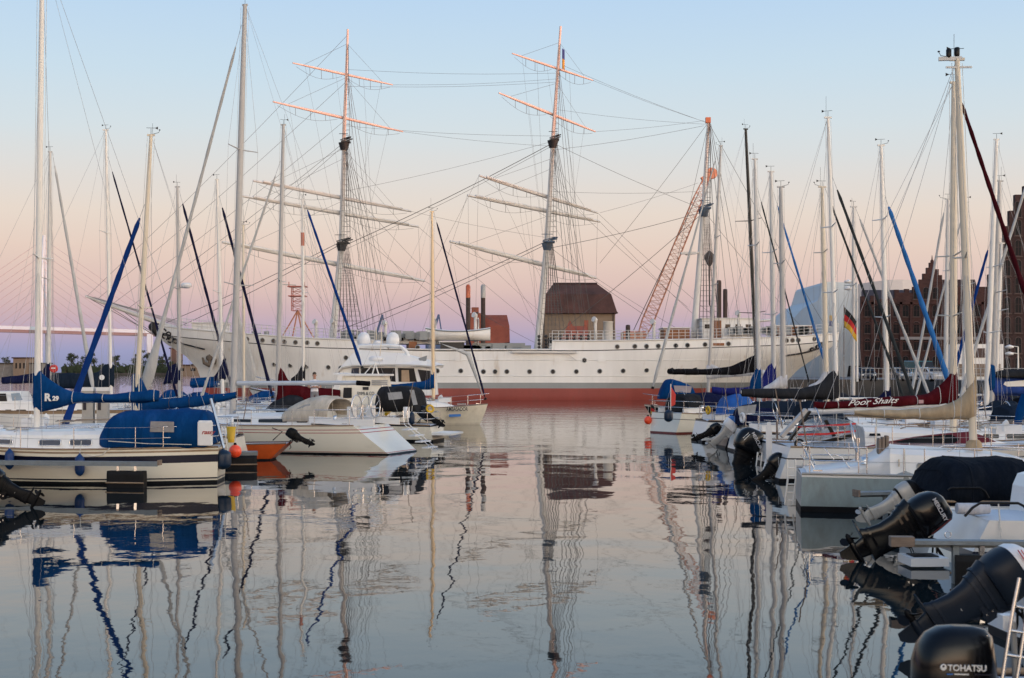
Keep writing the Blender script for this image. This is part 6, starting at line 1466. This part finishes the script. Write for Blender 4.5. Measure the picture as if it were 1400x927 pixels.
rud = MB().prism([b.pt(1047.5, 652, -.2), b.pt(1056, 652, -.2), b.pt(1055.5, 590, -.2), b.pt(1053.5, 577, -.2), b.pt(1049.5, 577, -.2), b.pt(1047.5, 590, -.2)], (0, .06, 0)); rud.build('raised_rudder', WMOT, b.t)
MB().tube([b.pt(1062, 576, -.3), b.pt(1063, 600, -.3)], .025, 6).build('flagstaff', WOOD, b.t)
outboard(b, b.pt(1062, 648, -.5), 46, .86, cm=BMOT, lm=BMOTM, decal=((-.40, .40, -.20, .22, .03, WTXT), (-.34, .42, -.14, .24, .03, WTXT)))
MB().torus(b.pt(1093, 607, -1.3), .12, .03, (0, 1, 0)).build('rail_bracket', BLACKP, b.t)

b = sailer('grey hulled old sloop with tan sail cover and blunt stern', 1091, 694, -8, 8.8, 2.7, (1308.5, 80), (1331, 612), hull=dict(zs=.84, zm=.82, zb=1.05, rs=-.02, bt=.86, rb=.9, mats=[HULLGREY, WHITE, ANTIF], bands=[('s', .06, 1), ('s', .16, 0), ('w', .13, 0), ('w', -1, 2)], rail=GMOT), coach=False, m=ALUT, r=.088, spread=(352,), boom=(1168, 563, 566, .05), zfoot=1.25)
x0, x1 = b.s(1208), b.s(1440); fr = lambda px: (b.s(px, b.near * .92) - x0) / (x1 - x0)
b.coach(x0, x1, .60, .40, 1.0, .68, WHITE, [(fr(1254), fr(1319), .22, .62)], mat('old_window', (.10, .11, .105), .2, spec=.7), frames=GMOT, front=.4)
ck = MB().loft([[(b.s(px), -w, .80), (b.s(px), -w * .94, z), (b.s(px), -w * .7, z + .03), (b.s(px), w * .7, z + .03), (b.s(px), w * .94, z), (b.s(px), w, .80)] for px, w, z in ((1100, .95, .86), (1130, 1.0, .92), (1165, 1.02, 1.0), (1195, 1.02, 1.2), (1210, 1.0, 1.42))], 0, True, True); ck.build('cockpit_coaming', WHITE, b.t)
b.cover([(1168, 561, 567, .08), (1185, 560.5, 569, .13), (1215, 560, 570.5, .16), (1250, 559, 571.5, .18), (1280, 556, 572, .2), (1300, 551, 572, .2), (1313, 543, 572, .2), (1322, 531, 572, .19), (1329, 518, 572, .17), (1334, 514, 572, .12)], TANC)
MB().lathe([(.16, 0), (.2, .1), (.17, .3), (.11, .36)], 12, org=b.mf + V((0, 0, -.05))).build('mast_collar', TANC, b.t)
hd = MB(); hd.bar(b.mt + V((-.4, 0, .0)), b.mt + V((.1, 0, .0)), .08); hd.bar(b.mt + V((-.25, -.05, -.2)), b.mt + V((.32, 0, -.2)), .04); hd.build('masthead_crane', ALU, b.t)
for x, z in ((-.18, .02), (.0, .05)): MB().lathe([(.05, 0), (.06, .03), (.06, .18), (.04, .2)], 10, org=b.mt + V((x, 0, z))).build('masthead_light', BLACKP, b.t)
b.lifelines((.14, .3, .46, .64), pushpit=False); ld = MB()
for px in (1076, 1087): ld.tube([b.pt(px, 628, -.5), b.pt(px + 1, 655, -.5), b.pt(px - 3, 690, -.5)], .022, 6)
for k in range(5): ld.tube([b.pt(1076, 640 + 11 * k, -.5), b.pt(1087, 640 + 11 * k, -.5)], .018, 5)
ld.build('boarding_ladder', ALUW, b.t)
ps = MB().tube([b.pt(1113, 640, -.9), b.pt(1100, 615, -.9), b.pt(1103, 612, .9), b.pt(1117, 640, .9)], .016, 6); ps.tube([b.pt(1140, 628, -1.0), b.pt(1126, 612, -1.0), b.pt(1112, 611, -.9)], .016, 6); ps.tube([b.pt(1162, 640, -1.0), b.pt(1150, 624, -1.0), b.pt(1140, 621, -1.0)], .014, 6); ps.build('pushpit', STEEL, b.t)
for px, y in ((1212, 606), (1207, 608), (1202, 610)): MB().box(b.pt(px, y, -.5), (.06, .4, .34)).build('washboard', WOOD, b.t)
MB().lathe([(.09, 0), (.07, .06), (.08, .14), (.03, .15)], 12, org=b.pt(1182, 634, -.9)).build('winch', STEEL, b.t); MB().tube([b.pt(1229, 638, -1.05), b.pt(1229, 628, -1.05)], .02, 5).build('stanchion', ALUT, b.t)
fender(1238, 645, 666, b.dep(0) - 1.42, mat('fender_grey', (.30, .31, .29), .6, var=.1), 'faded grey fender against the grey hulled sloop', rope=30, r=.20)
pontoon(P(1360, 0, 30.4), P(1172, 0, 29.6), 'grey finger pontoon end before the grey hulled sloop', w=.3, z=.62, posts=(.8,), end=.04)

b = Boat('motor_boat', 'motor boat under a dark navy tarpaulin with a raised grey outboard', 'motor boat', 1250, 732, 3, MOTORGROUP)
b.hull(6.2, 2.3, zs=.72, zm=.70, zb=1.0, rs=-.05, bt=.9, mats=[WHITE, NAVY, ANTIF])
b.arch([(b.s(px), zz(b, px, y), zz(b, px, 682), w) for px, y, w in ((1260, 668, .9), (1268, 649, 1.04), (1277, 634, 1.1), (1287, 627, 1.12), (1320, 625, 1.12), (1375, 625, 1.12), (1400, 636, 1.08), (1425, 660, 1.0))], canvas('canvas_tarp', (.005, .008, .014)), 'tarpaulin', power=3.2, wrinkle=.04)
MB().tube([b.pt(px, y, -1.14) for px, y in ((1296, 670), (1300, 667), (1340, 667), (1347, 672), (1352, 681))], .018, 6).build('grab_rail', BLACKP, b.t)
outboard(b, b.pt(1234, 696, 0), 59, .78, cm=GMOT, lm=GMOT, fat=.95, trim=BMOTM, top=BMOTM)

b = Boat('motor_boat', 'white motor boat with a black grab rail and a big tilted glossy black outboard', 'motor boat', 1292, 766, 2, MOTORGROUP)
b.hull(6.0, 2.3, zs=.76, zm=.74, zb=1.0, rs=-.35, bt=.92, mats=[WHITE, NAVY, CREAM], bands=[('s', .02, 0), ('w', .26, 0), ('w', .15, 1), ('w', -1, 2)], rail=None, depth=.35)
MB().tube([b.pt(px, y, -1.0) for px, y in ((1319, 706), (1330, 694), (1340, 688), (1392, 688), (1400, 692), (1410, 706))], .022, 7).build('grab_rail', BLACKP, b.t)
cs = MB().loft([[(b.s(px), -.9, .7), (b.s(px), -.85, zz(b, px, y)), (b.s(px), .85, zz(b, px, y)), (b.s(px), .9, .7)] for px, y in ((1408, 690), (1411, 668), (1418, 652), (1460, 640), (1520, 690))], 0, False, True); cs.build('console', WHITE, b.t)
MB().tube([b.pt(1308, 695, -.55), b.pt(1330, 696, -.55), b.pt(1352, 695, -.55)], [.09, .10, .09], 10).build('rolled_cover', SILVC, b.t); MB().tube([b.pt(1365, 689, -1.02), b.pt(1369, 735, -1.18)], .012, 5).build('mooring_line', ROPE, b.t)
MB().loft([[(b.s(px), -1.0, .03), (b.s(px), -1.0, .16), (b.s(px), -.3, .16), (b.s(px), -.3, .03)] for px in (1220, 1270)], 0, False, True).build('swim_platform', WHITE, b.t)
MB().box(((b.s(1226) + b.s(1262)) / 2, -.65, .17), (.4, .4, .015)).build('platform_pad', BLACKP, b.t)
MB().torus(b.pt(1296, 731, -1.16), .05, .008, (0, 1, 0), 14).build('exhaust_ring', STEEL, b.t)
outboard(b, b.pt(1256, 737, -.1), 60, 1.12, cm=BMOT, lm=BMOT, fat=1.25, chord=1.5, text=('MERCURY', .082, -.46, .40, 0), tcol=MATS['lettering_silver'], trim=BMOTM, decal=((-.03, .14, -.08, .50, .035, mat('motor_red', (.11, .008, .012), .4)),))
pontoon(P(1470, 0, 21.2), P(1249, 0, 21.4), 'weathered finger pontoon with a wooden end below the white motor boat', w=.24, z=.60, posts=(.74,), floats=((.42, 1.5, .42),), end=.34)

b = Boat('motor_boat', 'boat cut by the right edge with a large tilted slate blue outboard', 'motor boat', 1392, 884, 4, MOTORGROUP)
b.hull(5.2, 2.2, zs=.7, zm=.7, zb=.95, rs=-.1, bt=.92, mats=[WHITE, NAVY, ANTIF])
outboard(b, b.pt(1366, 832, -.2), 56, 1.0, cm=SMOT, lm=SMOT, fat=1.2, chord=1.35, top=WMOT, decal=((-.50, .47, -.02, .47, .016, REDP), (-.48, .50, -.02, .50, .012, REDP)))
b = Boat('motor_boat', 'nearest boat at the bottom right corner with a glossy black outboard lettered TOHATSU', 'motor boat', 1400, 1097, 4, MOTORGROUP)
b.hull(4.6, 1.9, zs=.75, zm=.72, zb=.95, rs=-.1, bt=.92, mats=[WHITE, NAVY, ANTIF])
ob = outboard(b, b.pt(1352, 970, -.2), 2, .97, cm=BMOT, lm=BMOTM, text=('TOHATSU', .062, -.395, .315, 0), decal=((-.40, .29, -.355, .29, .005, LBLUE), (-.345, .291, -.24, .291, .006, WTXT), (-.20, .291, -.06, .291, .010, NAVY)))
lg = MB().torus((-.425, -.2035, .338), .019, .005, (0, 1, 0), 16); lg.bar((-.441, -.2035, .345), (-.425, -.2035, .325), .008); lg.bar((-.425, -.2035, .325), (-.409, -.2035, .345), .008)
lg.xf(Matrix.Translation(b.pt(1352, 970, -.2)) @ Matrix.Rotation(R(2), 4, 'Y') @ Matrix.Scale(.97, 4)).build('emblem', WTXT, ob.children[0] if ob.children else ob)
ld = MB()
for px in (1384, 1404): ld.tube([b.pt(px + 10, 790, -.6), b.pt(px, 840, -.6), b.pt(px - 14, 930, -.6), b.pt(px - 16, 1000, -.6)], .013, 6)
for y in (829, 862, 895, 930): ld.tube([b.pt(1384 - max(0, (y - 840) * .15) + (5 if y < 840 else 0), y, -.6), b.pt(1408 - max(0, (y - 840) * .15), y + 4, -.6)], .012, 6)
ld.build('boarding_ladder', STEEL, b.t)
MB().box(b.pt(1376, 850, -.4), (.09, .10, .10)).build('rail_lamp', WMOT, b.t); MB().tube([b.pt(1349, 868, -.3), b.pt(1349, 884, -.3)], [.02, .02], 8).build('handle', STEEL, b.t)
MB().tube([b.pt(1385, 850, -.5), b.pt(1392, 1000, -.5)], .022, 7).build('rail_post', GMOT, b.t)
# ------------------------------------------------------------------ sky, sun, camera
def world():
    w = bpy.data.worlds.new('World'); bpy.context.scene.world = w; w.use_nodes = True; nt = w.node_tree; N = nt.nodes; L = nt.links
    bg = N['Background']; out = N['World Output']
    tc = N.new('ShaderNodeTexCoord'); sp = N.new('ShaderNodeSeparateXYZ'); L.new(tc.outputs['Generated'], sp.inputs[0])
    mp = N.new('ShaderNodeMapping'); mp.inputs['Scale'].default_value = (2.2, 2.2, 26); L.new(tc.outputs['Generated'], mp.inputs['Vector'])
    cn = N.new('ShaderNodeTexNoise'); cn.inputs['Scale'].default_value = 1.0; cn.inputs['Detail'].default_value = 4; L.new(mp.outputs[0], cn.inputs['Vector'])
    q1 = N.new('ShaderNodeMath'); q1.operation = 'MULTIPLY_ADD'; L.new(cn.outputs['Fac'], q1.inputs[0]); q1.inputs[1].default_value = .016; q1.inputs[2].default_value = -.008
    q2 = N.new('ShaderNodeMath'); L.new(sp.outputs['Z'], q2.inputs[0]); L.new(q1.outputs[0], q2.inputs[1]); zs = q2.outputs[0]   # faint streaks of haze
    def ramp(stops, lo, hi):
        mr = N.new('ShaderNodeMapRange'); mr.inputs['From Min'].default_value = lo; mr.inputs['From Max'].default_value = hi; L.new(zs, mr.inputs['Value'])
        r = N.new('ShaderNodeValToRGB'); L.new(mr.outputs[0], r.inputs['Fac']); e = r.color_ramp.elements; r.color_ramp.interpolation = 'EASE' if False else 'LINEAR'
        while len(e) < len(stops): e.new(.5)
        for q, (p, c) in zip(e, stops): q.position = (p - lo) / (hi - lo); q.color = (*c, 1)
        return r.outputs['Color']
    z = lambda y: math.sin(math.atan((HY - y) / F))
    front = ramp([(0, hx('#8f95b8')), (z(482), hx('#9b9ec2')), (z(455), hx('#b5a6bd')), (z(425), hx('#cab0b6')), (z(390), hx('#dabfb9')), (z(345), hx('#e3ccc0')), (z(295), hx('#e4d6cb')), (z(240), hx('#dcdad8')), (z(180), hx('#d2dde3')), (z(100), hx('#c6dbea')), (z(0), hx('#b9d4ee')), (.30, hx('#a3c4e6')), (.55, hx('#86aad8')), (1, hx('#6f95ca'))], 0, 1)
    back = ramp([(0, (6.2, 3.6, 2.2)), (.06, (7.2, 4.8, 3.2)), (.13, (6.0, 4.8, 3.55)), (.26, (2.9, 2.75, 2.45)), (.5, (.75, .86, 1.0)), (1, (.19, .32, .58))], 0, 1)
    # how far a direction turns towards the afterglow behind the photographer
    nv = N.new('ShaderNodeVectorMath'); nv.operation = 'DOT_PRODUCT'; L.new(tc.outputs['Generated'], nv.inputs[0]); nv.inputs[1].default_value = (math.sin(SUN_AZ), -math.cos(SUN_AZ), 0)
    mr = N.new('ShaderNodeMapRange'); mr.interpolation_type = 'SMOOTHSTEP'; mr.inputs['From Min'].default_value = -.35; mr.inputs['From Max'].default_value = .95; L.new(nv.outputs['Value'], mr.inputs['Value'])
    mx = N.new('ShaderNodeMix'); mx.data_type = 'RGBA'; L.new(mr.outputs[0], mx.inputs['Factor']); L.new(front, mx.inputs['A']); L.new(back, mx.inputs['B'])
    L.new(mx.outputs['Result'], bg.inputs['Color']); bg.inputs['Strength'].default_value = 1.0
    sky = N.new('ShaderNodeTexSky'); sky.sky_type = 'NISHITA'; sky.sun_disc = False; sky.sun_elevation = SUN_EL; sky.sun_rotation = math.pi - SUN_AZ
    b2 = N.new('ShaderNodeBackground'); b2.inputs['Strength'].default_value = .02; L.new(sky.outputs[0], b2.inputs['Color'])
    ad = N.new('ShaderNodeAddShader'); L.new(bg.outputs[0], ad.inputs[0]); L.new(b2.outputs[0], ad.inputs[1]); L.new(ad.outputs[0], out.inputs['Surface'])
    l = bpy.data.lights.new('sun', 'SUN'); l.energy = 2.4; l.angle = R(.5); l.color = (1, .34, .20)
    o = bpy.data.objects.new('sun', l); C.objects.link(o)
    d = V((math.sin(SUN_AZ) * math.cos(SUN_EL), -math.cos(SUN_AZ) * math.cos(SUN_EL), math.sin(SUN_EL)))
    o.rotation_euler = d.to_track_quat('Z', 'Y').to_euler(); o.location = (40, -40, 60)
SUN_AZ, SUN_EL = R(50), R(.95)
def camera():
    c = bpy.data.cameras.new('camera'); o = bpy.data.objects.new('camera', c); C.objects.link(o)
    o.location = (0, 0, CH); o.rotation_euler = (R(90), 0, 0)
    c.sensor_width = 36; c.lens = 36 * F / 1400; c.shift_y = (HY - 463.5) / 1400; c.clip_start = .2; c.clip_end = 9000
    c.dof.use_dof = True; c.dof.focus_distance = 120; c.dof.aperture_fstop = 4.5
    sc = bpy.context.scene; sc.camera = o
    sc.view_settings.view_transform = 'Standard'; sc.view_settings.look = 'None'; sc.view_settings.exposure = 0; sc.view_settings.gamma = 1; sc.view_settings.use_curve_mapping = False
    sc.cycles.max_bounces = 6; sc.cycles.caustics_reflective = False; sc.cycles.caustics_refractive = False; sc.cycles.use_denoising = True
world(); camera()
